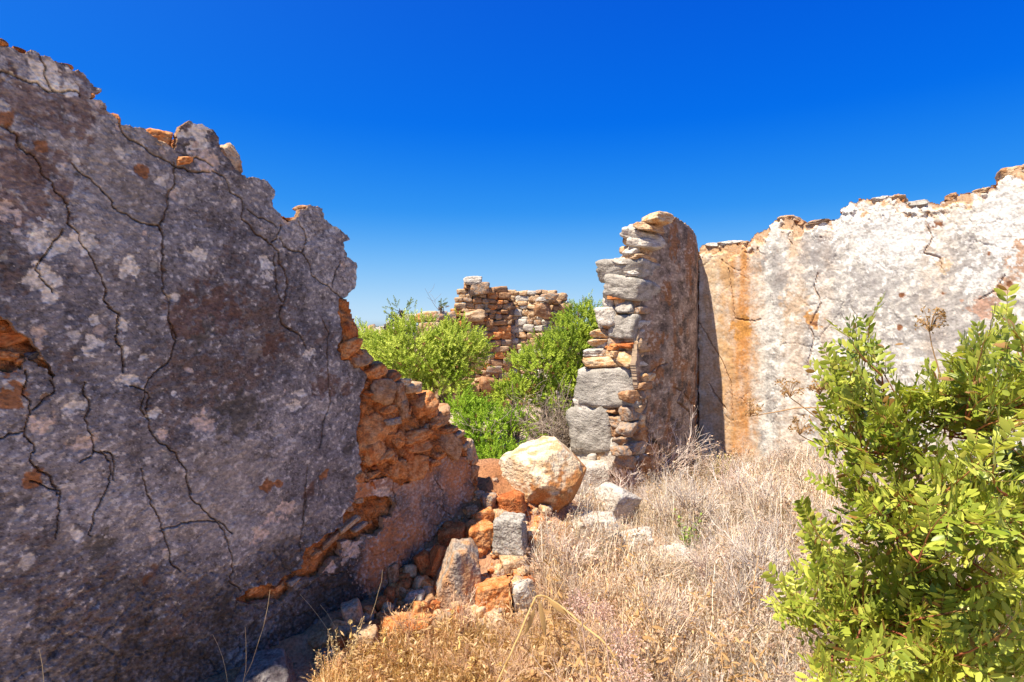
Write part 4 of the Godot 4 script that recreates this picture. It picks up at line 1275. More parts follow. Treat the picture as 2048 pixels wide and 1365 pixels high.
# The lentisk bush close by: branches from a forked trunk, sprigs with paired leaflets.
func build_lentisk() -> void:
	var g := RandomNumberGenerator.new()
	g.seed = 2024
	var base := Vector3(1.42, 0.0, -1.55)
	base.y = ground_y(base.x, base.z)
	var bush := thing("lentisk_bush", "large lentisk bush with glossy paired leaflets and red twigs before the whitewashed wall", "bush", base)
	# where the tips of its boughs are: [px, py, depth, radius px, sprigs]
	var blobs: Array = [
		[1880, 1180, 1.35, 60, 5], [1960, 1200, 1.28, 60, 6], [2040, 1180, 1.22, 60, 6], [1900, 1270, 1.32, 60, 6], [1990, 1290, 1.2, 60, 6], [2040, 1350, 1.15, 50, 4], [1800, 1270, 1.36, 50, 4], [1860, 1345, 1.3, 50, 4],
		[1690, 682, 1.62, 30.6, 2], [1735, 662, 1.62, 19.8, 1], [1665, 752, 1.62, 39.6, 2], [1720, 767, 1.6, 45, 3], [1780, 775, 1.5, 54, 5], [1700, 800, 1.55, 54, 5], [1650, 850, 1.6, 39.6, 2], [1850, 800, 1.5, 54, 5], [1900, 755, 1.45, 45, 3], [1960, 725, 1.4, 54, 5], [2035, 685, 1.38, 45, 4], [2010, 775, 1.4, 63, 5],
		[1720, 880, 1.52, 63, 5], [1800, 850, 1.45, 72, 7], [1900, 820, 1.4, 81, 8], [2000, 800, 1.34, 72, 6], [1660, 935, 1.55, 36, 2], [1730, 970, 1.45, 63, 5], [1820, 950, 1.36, 81, 8], [1920, 920, 1.3, 81, 8], [2020, 900, 1.25, 72, 7], [1760, 1050, 1.42, 54, 5], [1850, 1040, 1.32, 72, 7], [1940, 1020, 1.24, 72, 7], [2030, 1000, 1.2, 72, 7],
		[1585, 1040, 1.7, 36, 2], [1615, 1080, 1.66, 32.4, 2], [1640, 1110, 1.62, 30.6, 2], [1900, 1110, 1.3, 45, 3], [1990, 1090, 1.25, 45, 2], [1600, 1170, 1.6, 36, 3], [1650, 1150, 1.55, 36, 3], [1625, 1230, 1.5, 36, 3], [1680, 1220, 1.5, 39.6, 3], [1700, 1300, 1.4, 41.4, 4], [1760, 1340, 1.34, 45, 5], [1830, 1330, 1.3, 45, 4], [1900, 1345, 1.25, 36, 2], [1760, 1250, 1.42, 36, 2], [1840, 1220, 1.4, 45, 4], [1900, 1200, 1.35, 54, 2], [1980, 1230, 1.3, 54, 1], [2040, 1300, 1.2, 45, 2], [1960, 1340, 1.2, 45, 3], [1700, 1130, 1.5, 45, 4], [1760, 1140, 1.45, 45, 4], [1830, 1130, 1.4, 45, 4], [1660, 1340, 1.4, 36, 3], [1580, 1210, 1.6, 23.4, 2], [1990, 695, 1.5, 45, 2], [1930, 695, 1.5, 27, 2],
		[2110, 800, 1.3, 81, 5], [2140, 950, 1.2, 81, 5], [2100, 1080, 1.25, 72, 5], [2140, 715, 1.4, 72, 4],
	]
	var wood := MB.new()
	var bark := Color(0.30, 0.22, 0.15)
	var red := Color(0.34, 0.10, 0.05)
	var forks: Array = [spot(2010, 1215, 1.62) - base, spot(1965, 1150, 1.6) - base, spot(1900, 1050, 1.62) - base, spot(1985, 990, 1.55) - base, spot(1800, 1000, 1.62) - base, spot(1800, 1170, 1.62) - base, spot(1960, 850, 1.58) - base, spot(1780, 900, 1.68) - base, spot(1720, 1190, 1.6) - base]
	var start := spot(2075, 1330, 1.66) - base
	wood.tube(PackedVector3Array([Vector3(0.05, -0.03, 0.02), start.lerp(Vector3.ZERO, 0.4) + Vector3(0.01, 0, 0.012), start, start.lerp(forks[0], 0.5) + Vector3(-0.008, 0.006, 0.01), forks[0]]), 0.019, 0.013, 8, bark, bark)
	for l in [[0, 1, .012, .010], [1, 2, .010, .008], [1, 3, .010, .007], [2, 4, .008, .006], [0, 5, .007, .005], [3, 6, .009, .006], [2, 7, .008, .006], [5, 8, .008, .005]]:
		wood.tube(curve_pts(forks[l[0]], forks[l[1]], rnd_dir(g) * 0.012, 5, 0.006, g), l[2], l[3], 7, bark, Color(0.27, 0.16, 0.10))
	var leaves: Array = []
	for b in blobs:
		for s in b[4]:
			var off := Vector2(g.randfn(), g.randfn()) * 0.55
			var tip := spot(b[0] + off.x * b[3], b[1] + off.y * b[3] * 0.9, b[2] + g.randfn() * 0.09) - base
			var from: Vector3 = forks[0]
			for f in forks:
				if f.distance_to(tip) < from.distance_to(tip):
					from = f
			var outward := (tip - from).normalized()
			var len := g.randf_range(0.13, 0.21)
			var dir := (outward * 0.9 + Vector3(0, 0.35, 0) + rnd_dir(g) * 0.45).normalized()
			var foot := tip - dir * len
			if foot.distance_to(from) > 0.03:
				wood.tube(curve_pts(from, foot, Vector3(0, -0.02, 0) + rnd_dir(g) * 0.02, 4, 0.006, g), 0.0035, 0.0022, 4, Color(0.24, 0.13, 0.08), red)
			var twig := curve_pts(foot, tip, rnd_dir(g) * len * 0.06, 4, 0.002, g)
			wood.tube(twig, 0.0021, 0.0011, 4, red, Color(0.36, 0.20, 0.07))
			var tone := g.randf()
			var n := g.randi_range(5, 7)
			var roll := g.randf_range(0, TAU)
			for j in n:
				var t := 0.1 + 0.9 * float(j) / (n - 1)
				var k := mini(3, int(t * 4.0))
				var at := twig[k].lerp(twig[k + 1], t * 4.0 - k)
				roll += 2.4
				var any := dir.cross(Vector3(0.31, 0.9, 0.2)).normalized()
				var spread := lerpf(1.05, 0.25, t)
				var rd := (dir * cos(spread) + (any * cos(roll) + any.cross(dir) * sin(roll)) * sin(spread)).normalized()
				var rl := g.randf_range(0.05, 0.075)
				var ru := (Vector3(-0.3, 0.75, 0.6) + rnd_dir(g) * 0.45).normalized()
				if absf(ru.dot(rd)) > 0.9:
					ru = Vector3(0.6, 0.2, 0.8)
				var side := rd.cross(ru).normalized()
				ru = side.cross(rd)
				wood.tube(PackedVector3Array([at, at + rd * rl * 0.5 - ru * 0.002, at + rd * rl]), 0.0011, 0.0007, 3, Color(0.36, 0.22, 0.07), Color(0.30, 0.27, 0.07))
				var pairs := g.randi_range(4, 5)
				for q in pairs:
					var tt := 0.12 + 0.88 * float(q) / (pairs - 1)
					for sg in [-1.0, 1.0]:
						var ld: Vector3 = (rd * 0.62 + side * sg * 0.8 + ru * g.randf_range(-0.05, 0.3) + rnd_dir(g) * 0.12).normalized()
						var lu := (ru + rnd_dir(g) * 0.3).normalized()
						var size := g.randf_range(0.018, 0.037) * (0.8 if q == pairs - 1 else 1.0)
						var c := Color(0.235, 0.30, 0.03).lerp(Color(0.58, 0.60, 0.10), clampf(tone * 0.7 + t * 0.35 + g.randfn() * 0.15, 0, 1))
						var age := g.randf()
						if age < 0.03:
							c = Color(0.34, 0.18, 0.05)
						elif age < 0.10:
							c = c.lerp(Color(0.62, 0.55, 0.12), 0.6)
						elif age < 0.3:
							c = c.lerp(Color(0.13, 0.20, 0.03), 0.55)
						leaves.append([aim(at + rd * rl * tt, ld, lu, size), c])
	part(bush, "branches", wood.mesh(), M.bark)
	# the leaflets that show largest are parts of their own
	var order: Array = []
	for k in leaves.size():
		var p: Vector3 = leaves[k][0].origin + base
		var px := to_px(p)
		var seen := px.x > 0 and px.x < 2048 and px.y > 0 and px.y < 1365
		order.append([(p - EYE).length() + (0.0 if seen else 50.0), k])
	order.sort()
	var one := leaf_mesh(1.0, 0.40, 0.22, 0.10)
	var shades: Array = []
	for k in 6:
		var m: StandardMaterial3D = M.leaf.duplicate()
		m.albedo_color = Color(0.235, 0.30, 0.03).lerp(Color(0.58, 0.60, 0.10), k / 5.0).linear_to_srgb()
		shades.append(m)
	var rest: Array = []
	var cols: Array = []
	for k in order.size():
		var lf: Array = leaves[order[k][1]]
		if k < 300:
			var c: Color = lf[1]
			part(bush, "leaf", one, shades[clampi(int((c.g - 0.31) / 0.21 * 5.0), 0, 5)], lf[0])
		else:
			rest.append(lf[0])
			cols.append(lf[1])
	scatter(bush, "foliage", one, M.leaf, rest, cols)
	# withered leaves caught near its top
	var dry := leaf_mesh(1.0, 0.3, 0.5, 0.35)
	for q in [[1985, 690, 1.3, .06, 0.1], [2030, 700, 1.28, .05, 0.4], [1930, 785, 1.3, .03, 0.2], [1945, 770, 1.3, .03, 1.2], [1790, 690, 1.5, .022, 0.6], [1770, 695, 1.5, .022, 2.2], [2035, 660, 1.3, .05, 2.0], [1910, 760, 1.3, .035, 2.6]]:
		var m: StandardMaterial3D = M.dry_leaf
		var mb := MB.new()
		mb.leaf(Vector3.ZERO, Vector3(0, 0, -1), Vector3.UP, 1.0, 0.3, 0.5, 0.35, Color(0.44, 0.25, 0.11))
		part(bush, "dead_leaf", mb.mesh(), m, aim(spot(q[0], q[1], q[2]) - base, Vector3(cos(q[4]), sin(q[4]) * 0.4, 0.3), Vector3(0.1, 0.5, 0.9), q[3]))


# A bush farther off: sprigs of small leaves through a few lobes, on bare crooked stems. lobes: [px, py, depth, rx px, ry px, sprigs]
func small_bush(called: String, label: String, base: Vector3, lobes: Array, c0: Color, c1: Color, leaf_len: float, seed_: int, bare: int, upright: float) -> void:
	var g := RandomNumberGenerator.new()
	g.seed = seed_
	base.y = ground_y(base.x, base.z)
	var bush := thing(called, label, "bush", base)
	# one sprig: a short shoot with leaves all round
	var sm := MB.new()
	for k in 15:
		var t := k / 14.0
		var a := k * 2.4
		var d := Vector3(cos(a) * 0.75, 0.75 + t * 0.5, sin(a) * 0.75).normalized()
		sm.leaf(Vector3(0, t * 0.85, 0), d, Vector3(-d.x * 0.5, 1.2, -d.z * 0.5), 0.27 * (1.0 - 0.25 * t), 0.115, 0.25, 0.1, Color(1, 1, 1) * lerpf(0.85, 1.12, t), false)
	var sprig := sm.mesh()
	var wood := MB.new()
	var bark := Color(0.21, 0.155, 0.115)
	var xfs: Array = []
	var cols: Array = []
	var tone := fnoise(seed_, 2.2, 2)
	for l in lobes:
		var c := spot(l[0], l[1], l[2])
		var rx: float = l[3] * l[2] / F
		var ry: float = l[4] * l[2] / F
		var r := Vector3(rx, ry, (rx + ry) * 0.5)
		# boughs of the lobe
		var ends: Array = []
		for k in 16:
			var e := c + rnd_dir(g) * r * g.randf_range(0.3, 0.75)
			ends.append(e)
			var mid := (c - Vector3(0, r.y * 0.7, 0)).lerp(e, 0.4) + rnd_dir(g) * 0.05
			wood.tube(curve_pts(Vector3(0, -0.05, 0), c - Vector3(0, r.y * 0.6, 0) - base, rnd_dir(g) * 0.08, 5, 0.02, g), 0.016, 0.009, 5, bark, bark)
			wood.tube(PackedVector3Array([c - Vector3(0, r.y * 0.6, 0) - base, mid - base, e - base]), 0.009, 0.004, 4, bark, bark)
		var clumps: Array = []
		for k in int(l[5] / 9.0):
			var d := rnd_dir(g)
			if d.y < -0.35:
				d.y *= -0.5
			clumps.append([c + d.normalized() * r * g.randf_range(0.62, 1.0), d, g.randf()])
		for q in clumps:
			for k in 9:
				var p: Vector3 = q[0] + rnd_dir(g) * g.randf_range(0.02, 0.13)
				var d: Vector3 = ((q[1] as Vector3) * 0.8 + Vector3(0, upright, 0) + rnd_dir(g) * 0.5).normalized()
				var side := d.cross(Vector3(0.3, 0.1, 0.9)).normalized()
				var z := leaf_len * 4.0 * g.randf_range(0.75, 1.25)
				xfs.append(Transform3D(Basis(side, d, side.cross(d)) * Basis(Vector3.UP, g.randf_range(0, 6)) * Basis.from_scale(Vector3.ONE * z), p - base))
				var cc := c0.lerp(c1, clampf(0.5 + tone.get_noise_3dv(p * 2.0) * 1.2 + (q[2] - 0.5) * 0.6 + g.randfn() * 0.14, 0, 1))
				if g.randf() < 0.025:
					cc = Color(0.24, 0.12, 0.05)
				cols.append(cc)
	for k in bare:
		var l: Array = lobes[lobes.size() - 1]
		var c := spot(l[0], l[1], l[2])
		var rx: float = l[3] * l[2] / F
		var a := c + rnd_dir(g) * Vector3(rx, rx, rx) * 0.5 - Vector3(0, 0.1, 0)
		var b := a + (rnd_dir(g) + Vector3(0, 0.4, 0.7)) * g.randf_range(0.2, 0.45)
		var grey_ := Color(0.36, 0.28, 0.22)
		wood.tube(curve_pts(a - base, b - base, rnd_dir(g) * 0.04, 5, 0.012, g), 0.005, 0.0018, 4, grey_, grey_)
		for j in 4:
			var s := a.lerp(b, g.randf_range(0.4, 0.95))
			wood.tube(curve_pts(s - base, s + (rnd_dir(g) + Vector3(0, 0.3, 0.3)) * 0.15 - base, rnd_dir(g) * 0.02, 3, 0.008, g), 0.0026, 0.0014, 3, grey_, grey_)
	part(bush, "stems", wood.mesh(), M.bark)
	scatter(bush, "foliage", sprig, M.small_leaf, xfs, cols)


func build_bushes() -> void:
	small_bush("bush", "round olive-green bush behind the broken end of the cracked plastered wall", spot(820, 860, 7.0),
		[[740, 735, 7.4, 90, 82, 1100], [835, 728, 7.0, 104, 90, 1900], [912, 722, 7.0, 58, 72, 1000], [800, 790, 6.8, 70, 60, 700], [880, 780, 6.8, 60, 50, 500], [700, 760, 7.2, 60, 80, 300]], Color(0.27, 0.37, 0.035), Color(0.60, 0.66, 0.12), 0.026, 11, 40, 0.3)
	small_bush("bush", "bright green bush climbing beside the stone jamb, with bare grey twigs below", spot(1120, 900, 7.0),
		[[1165, 655, 7.3, 44, 50, 600], [1195, 700, 7.3, 40, 60, 380], [1140, 705, 7.1, 60, 56, 800], [1085, 745, 7.0, 60, 54, 760], [1035, 795, 6.9, 50, 40, 460], [1120, 800, 6.9, 60, 50, 560], [1150, 770, 7.0, 44, 50, 400], [1110, 865, 6.5, 70, 50, 150]], Color(0.21, 0.31, 0.03), Color(0.48, 0.57, 0.075), 0.025, 12, 190, 0.35)
	small_bush("bush", "low vivid green bush between the rubble slope and the big cream boulder", spot(985, 985, 5.8),
		[[935, 830, 5.9, 44, 34, 330], [975, 870, 5.7, 56, 50, 520], [1000, 935, 5.4, 44, 50, 380], [965, 965, 5.2, 34, 30, 160], [955, 930, 5.6, 34, 50, 200], [1030, 860, 5.8, 36, 36, 130]], Color(0.17, 0.30, 0.02), Color(0.38, 0.53, 0.05), 0.024, 13, 24, 0.4)
	# a young shoot standing above the first bush
	small_bush("sapling", "thin leafy sapling sticking up above the olive-green bush", spot(805, 800, 7.6),
		[[803, 622, 7.6, 16, 9, 22], [790, 632, 7.6, 12, 7, 10], [775, 650, 7.6, 10, 7, 10]], Color(0.13, 0.19, 0.05), Color(0.24, 0.29, 0.08), 0.026, 14, 2, 0.2)
	small_bush("shrub", "small dark shrub clinging to the top of the far stone ruin", spot(882, 625, 9.8),
		[[882, 614, 9.8, 9, 8, 14]], Color(0.11, 0.15, 0.04), Color(0.2, 0.24, 0.07), 0.03, 15, 1, 0.2)
	# scrub far away
	var g := RandomNumberGenerator.new()
	g.seed = 90
	var xfs: Array = []
	var cols: Array = []
	for k in 2600:
		var a := g.randf_range(-0.9, 0.9)
		var r := 22.0 + 170.0 * pow(g.randf(), 1.4)
		var p := Vector3(sin(a) * r, 0.15, -cos(a) * r)
		var z := g.randf_range(0.4, 1.0) * (1.0 + r / 160.0)
		xfs.append(Transform3D(Basis(Vector3.UP, g.randf_range(0, 6)) * Basis.from_scale(Vector3(z * 1.3, z * 0.8, z * 1.3)), p))
		cols.append(Color(0.11, 0.125, 0.045).lerp(Color(0.21, 0.20, 0.085), g.randf()))
	var mb := MB.new()
	for k in 160:
		var d := rnd_dir(g)
		d.y = absf(d.y)
		mb.leaf(d * g.randf_range(0.6, 1.0), (d + rnd_dir(g) * 0.7).normalized(), Vector3(0.2, 1, 0.1), 0.3, 0.16, 0.2, 0.1, Color.WHITE * g.randf_range(0.7, 1.1), false)
	tag(scatter(self, "scrub", mb.mesh(), M.small_leaf, xfs, cols), "dark olive scrub covering the plain towards the horizon", "scrub")
	var fw := thing("field_wall", "long pale field wall on the horizon past the olive-green bush", "wall", Vector3(-10, 0.2, -44))
	for k in 46:
		var z := g.randf_range(0.45, 0.8)
		part(fw, "stone", rock(k % 16, ["pale", "dusty", "grey"][k % 3], 1, 0.5), M.stone, Transform3D(Basis(Vector3.UP, g.randf_range(-.4, .4)) * Basis.from_scale(Vector3(0.55, z, 0.4)), Vector3(-15.0 + k * 0.66, 0.75 + g.randf_range(-.1, .15), g.randf_range(-.2, .2))))


# ---------------------------------------------------------------- dry plants
func tuft_mesh(seed_: int, n: int, height: float, spread: float, w: float, heads: float, c0: Color, c1: Color) -> ArrayMesh:
	var g := RandomNumberGenerator.new()
	g.seed = seed_
	var mb := MB.new()
	for k in n:
		var a := g.randf_range(0, TAU)
		var lean := Vector3(cos(a), 0, sin(a)) * g.randf_range(0.1, 1.0) * spread
		var h := height * g.randf_range(0.45, 1.0)
		var foot := Vector3(g.randfn(), 0, g.randfn()) * 0.035
		var kink := rnd_dir(g) * 0.02
		var pts := PackedVector3Array([foot, foot + lean * h * 0.35 + Vector3(0, h * 0.55, 0) + kink, foot + lean * h + Vector3(0, h * (1.0 - 0.25 * spread), 0)])
		var tone := c0.lerp(c1, g.randf())
		var luck := g.randf()
		if luck < 0.14:
			tone = Color(0.30, 0.175, 0.105)
		elif luck > 0.8:
			tone = Color(0.97, 0.88, 0.74)
		var side := Vector3(cos(a + 1.57), 0.2, sin(a + 1.57)).normalized()
		mb.blade(pts, w * g.randf_range(0.6, 1.2), tone * 0.9, tone * 1.05, side)
		if g.randf() < 0.35:          # a side shoot
			var s := pts[1]
			mb.blade(PackedVector3Array([s, s + (rnd_dir(g) * 0.5 + Vector3(0, 0.7, 0)) * h * 0.35]), w * 0.6, tone, tone, rnd_dir(g))
		if g.randf() < heads:
			var tip := pts[2]
			var head := tone.lerp(Color(0.55, 0.36, 0.27), 0.6)
			for j in 3:
				var d := (rnd_dir(g) + Vector3(0, 0.9, 0)).normalized()
				mb.leaf(tip - d * 0.002, d, rnd_dir(g), 0.016, 0.007, 0.3, 0.0, head, false)
	return mb.mesh()


# dead branching brush: stems that fork again and again
func brush_mesh(seed_: int, stems: int, height: float, spread: float, r: float, c0: Color, c1: Color, forks := 3) -> ArrayMesh:
	var g := RandomNumberGenerator.new()
	g.seed = seed_
	var mb := MB.new()
	for k in stems:
		var a := g.randf_range(0, TAU)
		var d := (Vector3(cos(a), 0, sin(a)) * spread * g.randf_range(0.2, 1.0) + Vector3.UP).normalized()
		var p := Vector3(g.randfn(), 0, g.randfn()) * 0.04
		var tone := c0.lerp(c1, g.randf())
		fork(mb, p, d, height * g.randf_range(0.6, 1.0) * 0.5, r, forks, tone, g)
	return mb.mesh()


func fork(mb: MB, p: Vector3, d: Vector3, l: float, r: float, depth: int, tone: Color, g: RandomNumberGenerator) -> void:
	var mid := p + d * l * 0.5 + rnd_dir(g) * l * 0.07
	var e := p + (d + Vector3(0, 0.08, 0)) * l
	mb.tube(PackedVector3Array([p, mid, e]), r, r * 0.62, 3, tone, tone)
	if depth <= 0:
		if r < 0.004 and g.randf() < 0.4:
			mb.leaf(e, (d + rnd_dir(g)).normalized(), rnd_dir(g), l * 0.22, l * 0.09, 0.4, 0.3, Color(0.66, 0.38, 0.2).lerp(tone, g.randf() * 0.6), false)
		return
	for k in g.randi_range(2, 3):
		fork(mb, mid.lerp(e, g.randf_range(0.1, 1.0)), (d + rnd_dir(g) * 0.62).normalized(), l * g.randf_range(0.5, 0.75), r * 0.6, depth - 1, tone * g.randf_range(0.9, 1.1), g)


# a stalk with withered leaves
func dry_stalk(seed_: int, height: float, n: int, leaf_len: float, tone: Color) -> Node3D:
	var g := RandomNumberGenerator.new()
	g.seed = seed_
	var o := thing("dry_leafy_stalk", "", "dry plant", Vector3.ZERO, "dry leafy stalks in the straw")
	var mb := MB.new()
	var lean := Vector3(g.randfn() * 0.25, 1, g.randfn() * 0.25).normalized()
	var pts := curve_pts(Vector3(0, -0.02, 0), lean * height, rnd_dir(g) * height * 0.1, 6, 0.006, g)
	mb.tube(pts, 0.0028, 0.0014, 5, tone, tone)
	part(o, "stem", mb.mesh(), M.twig)
	for k in n:
		var t := 0.25 + 0.75 * float(k) / (n - 1)
		var j := mini(5, int(t * 6.0))
		var p := pts[j].lerp(pts[j + 1], t * 6.0 - j)
		var a := k * 2.3 + g.randf()
		var d := Vector3(cos(a), g.randf_range(-0.7, 0.7), sin(a)).normalized()
		var lm := MB.new()
		var c := tone.lerp(Color(0.62, 0.36, 0.15), g.randf_range(0.2, 1.0)) * g.randf_range(0.8, 1.15)
		lm.leaf(Vector3.ZERO, d, Vector3(0, 1, 0.1) + rnd_dir(g) * 0.6, leaf_len * g.randf_range(0.6, 1.15), leaf_len * g.randf_range(0.2, 0.32), g.randf_range(0.2, 0.9), g.randf_range(-0.3, 0.5), c)
		part(o, "leaf", lm.mesh(), M.dry_leaf, Transform3D(Basis(), p))
	return o


func build_dry_plants() -> void:
	var g := RandomNumberGenerator.new()
	g.seed = 31
	var straw0 := Color(0.70, 0.53, 0.335)
	var straw1 := Color(0.90, 0.76, 0.55)
	var pink0 := Color(0.60, 0.42, 0.31)
	var pink1 := Color(0.86, 0.68, 0.55)
	var tufts: Array = [tuft_mesh(1, 20, 0.30, 0.6, 0.0025, 0.5, straw0, straw1), tuft_mesh(2, 17, 0.24, 0.9, 0.0024, 0.7, pink0, pink1), tuft_mesh(3, 22, 0.20, 1.0, 0.0025, 0.4, straw0, pink1), tuft_mesh(4, 14, 0.38, 0.55, 0.0023, 0.8, pink0, straw1)]
	var brushes: Array = [brush_mesh(5, 7, 0.34, 0.9, 0.0036, Color(0.34, 0.23, 0.16), Color(0.80, 0.69, 0.58)), brush_mesh(6, 6, 0.28, 1.2, 0.0032, Color(0.30, 0.18, 0.11), Color(0.78, 0.62, 0.47)), brush_mesh(7, 8, 0.25, 1.4, 0.003, Color(0.28, 0.20, 0.15), Color(0.84, 0.76, 0.67))]
	var leafy := MB.new()
	for k in 9:
		var d := rnd_dir(g)
		leafy.leaf(Vector3(g.randfn() * 0.05, absf(g.randfn()) * 0.06 + 0.01, g.randfn() * 0.05), d, rnd_dir(g), g.randf_range(0.012, 0.042), g.randf_range(0.004, 0.012), 0.5, 0.3, Color(0.62, 0.37, 0.17).lerp(Color(0.72, 0.50, 0.28), g.randf()), false)
	var litter := leafy.mesh()
	# where straw grows: in front of the walls, off the rubble
	var field := PackedVector2Array([Vector2(560, 1700), Vector2(640, 1390), Vector2(665, 1330), Vector2(760, 1285), Vector2(870, 1265), Vector2(1000, 1275), Vector2(1070, 1230), Vector2(1080, 1120), Vector2(1130, 1060), Vector2(1180, 1010), Vector2(1230, 985), Vector2(1300, 960), Vector2(1410, 945), Vector2(1700, 930), Vector2(2300, 900), Vector2(3200, 1700)])
	var where := [[], [], [], []]
	var tone := [[], [], [], []]
	var bw := [[], [], []]
	var bt := [[], [], []]
	var lw: Array = []
	var lt: Array = []
	var zone := fnoise(401, 0.9, 2)
	var patch := fnoise(402, 2.3, 3)
	var made := 0
	while made < 6200:
		var x := g.randf_range(-1.2, 4.6)
		var z := g.randf_range(-6.9, -1.15)
		var p := Vector3(x, 0, z)
		if (p - LW.o).dot(LW.n) < 0.12 or (p - RW.o).dot(RW.n) < 0.04:
			continue
		p.y = ground_y(x, z)
		var q := to_px(p)
		if not Geometry2D.is_point_in_polygon(q, field):
			continue
		var clear := 9.0
		for r in [[1188, 1060, 75, 42], [1272, 1085, 58, 36], [1352, 1130, 66, 26], [1240, 1005, 60, 45], [1490, 1105, 34, 26], [1085, 1000, 80, 60], [1420, 1000, 60, 22]]:
			clear = minf(clear, Vector2((q.x - r[0]) / r[2], (q.y - 18.0 - r[1]) / r[3]).length())
		if patch.get_noise_2d(x, z) < -0.12 and g.randf() < 0.72 and q.y < 1330:
			continue
		if clear < 0.8 and g.randf() < 0.5:
			continue
		made += 1
		var d := Vector2(x, z).length()
		var k := g.randi() % 4
		var size := (0.45 + 0.85 * pow(g.randf(), 1.4)) * (1.0 + patch.get_noise_2d(x, z) * 0.7) * clampf(0.5 + d * 0.16, 0.55, 1.1)
		if q.x < 1100 and q.y > 1200:
			size *= 0.62
		if p.distance_to(Vector3(1.45, 0, -1.55)) < 0.5:
			size *= 0.7
		var gold := clampf(1.0 - (q.x - 850.0) / 600.0, 0, 1) * clampf((q.y - 1120.0) / 200.0, 0, 1)
		size *= clampf(0.6 + (clear - 1.0) * 0.4, 0.6, 1.0)
		var c := Color(1, 1, 1).lerp(Color(1.12, 0.86, 0.52), gold) * (1.0 + zone.get_noise_2d(x, z) * 0.25 + g.randfn() * 0.09)
		var greyish := clampf((q.x - 1350.0) / 400.0, 0, 1) * clampf((q.y - 1050.0) / 200.0, 0, 1)
		c = c.lerp(Color(0.86, 0.83, 0.82) * c, greyish)
		c.a = 1.0
		where[k].append(Transform3D(Basis(Vector3.UP, g.randf_range(0, TAU)) * Basis.from_scale(Vector3(size, size * g.randf_range(0.8, 1.1), size)), p - Vector3(0, 0.01, 0)))
		tone[k].append(c)
		if g.randf() < 0.34:
			var j := g.randi() % 3
			var s2 := size * g.randf_range(0.8, 1.3)
			bw[j].append(Transform3D(Basis(Vector3.UP, g.randf_range(0, TAU)) * Basis.from_scale(Vector3.ONE * s2), p))
			bt[j].append(Color(1, 1, 1).lerp(Color(1.1, 0.8, 0.55), gold) * g.randf_range(0.8, 1.15))
		var leaf_share := 0.10 + 0.55 * clampf((q.y - 1130.0) / 150.0, 0, 1) * clampf((1650.0 - q.x) / 250.0, 0, 1)
		if g.randf() < leaf_share:
			lw.append(Transform3D(Basis(rnd_dir(g), g.randf_range(0, 0.6)) * Basis(Vector3.UP, g.randf_range(0, TAU)), p + Vector3(0, size * g.randf_range(0.03, 0.16), 0)))
			lt.append(Color(1, 1, 1) * g.randf_range(0.75, 1.2))
	var labels: Array = ["thick dry straw-coloured grass filling the yard", "pinkish dead grass with small seed heads across the yard", "low matted straw covering the ground of the yard", "taller thin dead stems standing over the matted straw"]
	for k in 4:
		tag(scatter(self, "dry_grass", tufts[k], M.straw, where[k], tone[k]), labels[k], "grass")
	labels = ["grey-brown dead twigs tangled through the straw", "tan forked dead twigs tangled through the straw", "low wiry dead twigs spread under the straw"]
	for k in 3:
		tag(scatter(self, "dead_twigs", brushes[k], M.twig, bw[k], bt[k]), labels[k], "twigs")
	tag(scatter(self, "dry_leaves", litter, M.dry_leaf, lw, lt), "curled orange-tan fallen leaves caught in the straw", "leaves")

	# the fan of pale dead stems before the brown pillar
	for q in [[1315, 985, 40, 0.85, 0.9, "wide fan of pale dead stems growing before the brown plastered pillar"], [1250, 1000, 16, 0.42, 0.8, "smaller dead twiggy shrub beside the ridged grey rock and the stone jamb"], [1565, 960, 10, 0.45, 0.5, "bare grey branching shrub against the foot of the whitewashed wall"]]:
		var p := on_ground(q[0], q[1])
		var o := single("dead_shrub", brush_mesh(int(q[0]), q[2], q[3], q[4], 0.0062, Color(0.60, 0.44, 0.35), Color(0.84, 0.70, 0.60), 3), M.twig, Transform3D(Basis(), p))
		tag(o, q[5], "shrub", "", "thing")

	# dead subshrubs standing in the straw
	var spots: Array = [[1470, 1020, 0.42], [1535, 985, 0.46], [1610, 1000, 0.44], [1400, 1060, 0.34], [1290, 1050, 0.34], [1450, 1110, 0.36], [1540, 1080, 0.40], [1180, 1130, 0.30], [1310, 1180, 0.34], [1420, 1200, 0.36], [1520, 1180, 0.38], [1240, 1240, 0.30], [1360, 1290, 0.30], [1480, 1290, 0.32], [1560, 1330, 0.30], [1130, 1150, 0.26], [1210, 980, 0.34], [1090, 1085, 0.2], [1650, 1130, 0.4], [1690, 1040, 0.44]]
	var kinds: Array = [brush_mesh(201, 16, 1.0, 0.75, 0.0125, Color(0.62, 0.45, 0.36), Color(0.92, 0.78, 0.66), 3), brush_mesh(202, 20, 1.0, 0.95, 0.011, Color(0.42, 0.27, 0.19), Color(0.88, 0.74, 0.60), 3), brush_mesh(203, 13, 1.0, 0.6, 0.013, Color(0.66, 0.50, 0.36), Color(0.95, 0.82, 0.64), 3)]
	var marks: Array = [[1440, 950, "yellow-green feathery plant"], [1378, 1080, "small upright green plant"], [1188, 1060, "broad pale rock"], [1240, 1005, "ridged pale rock"], [1272, 1085, "second pale rock"], [1352, 1130, "flat pale rock"], [1580, 1060, "lentisk's outer sprigs"], [1160, 1205, "pinkish seed head"], [1248, 1282, "largest seed head"], [1600, 1230, "lentisk's lowest boughs"], [1090, 1000, "big cream boulder"], [1560, 930, "foot of the whitewashed wall"]]
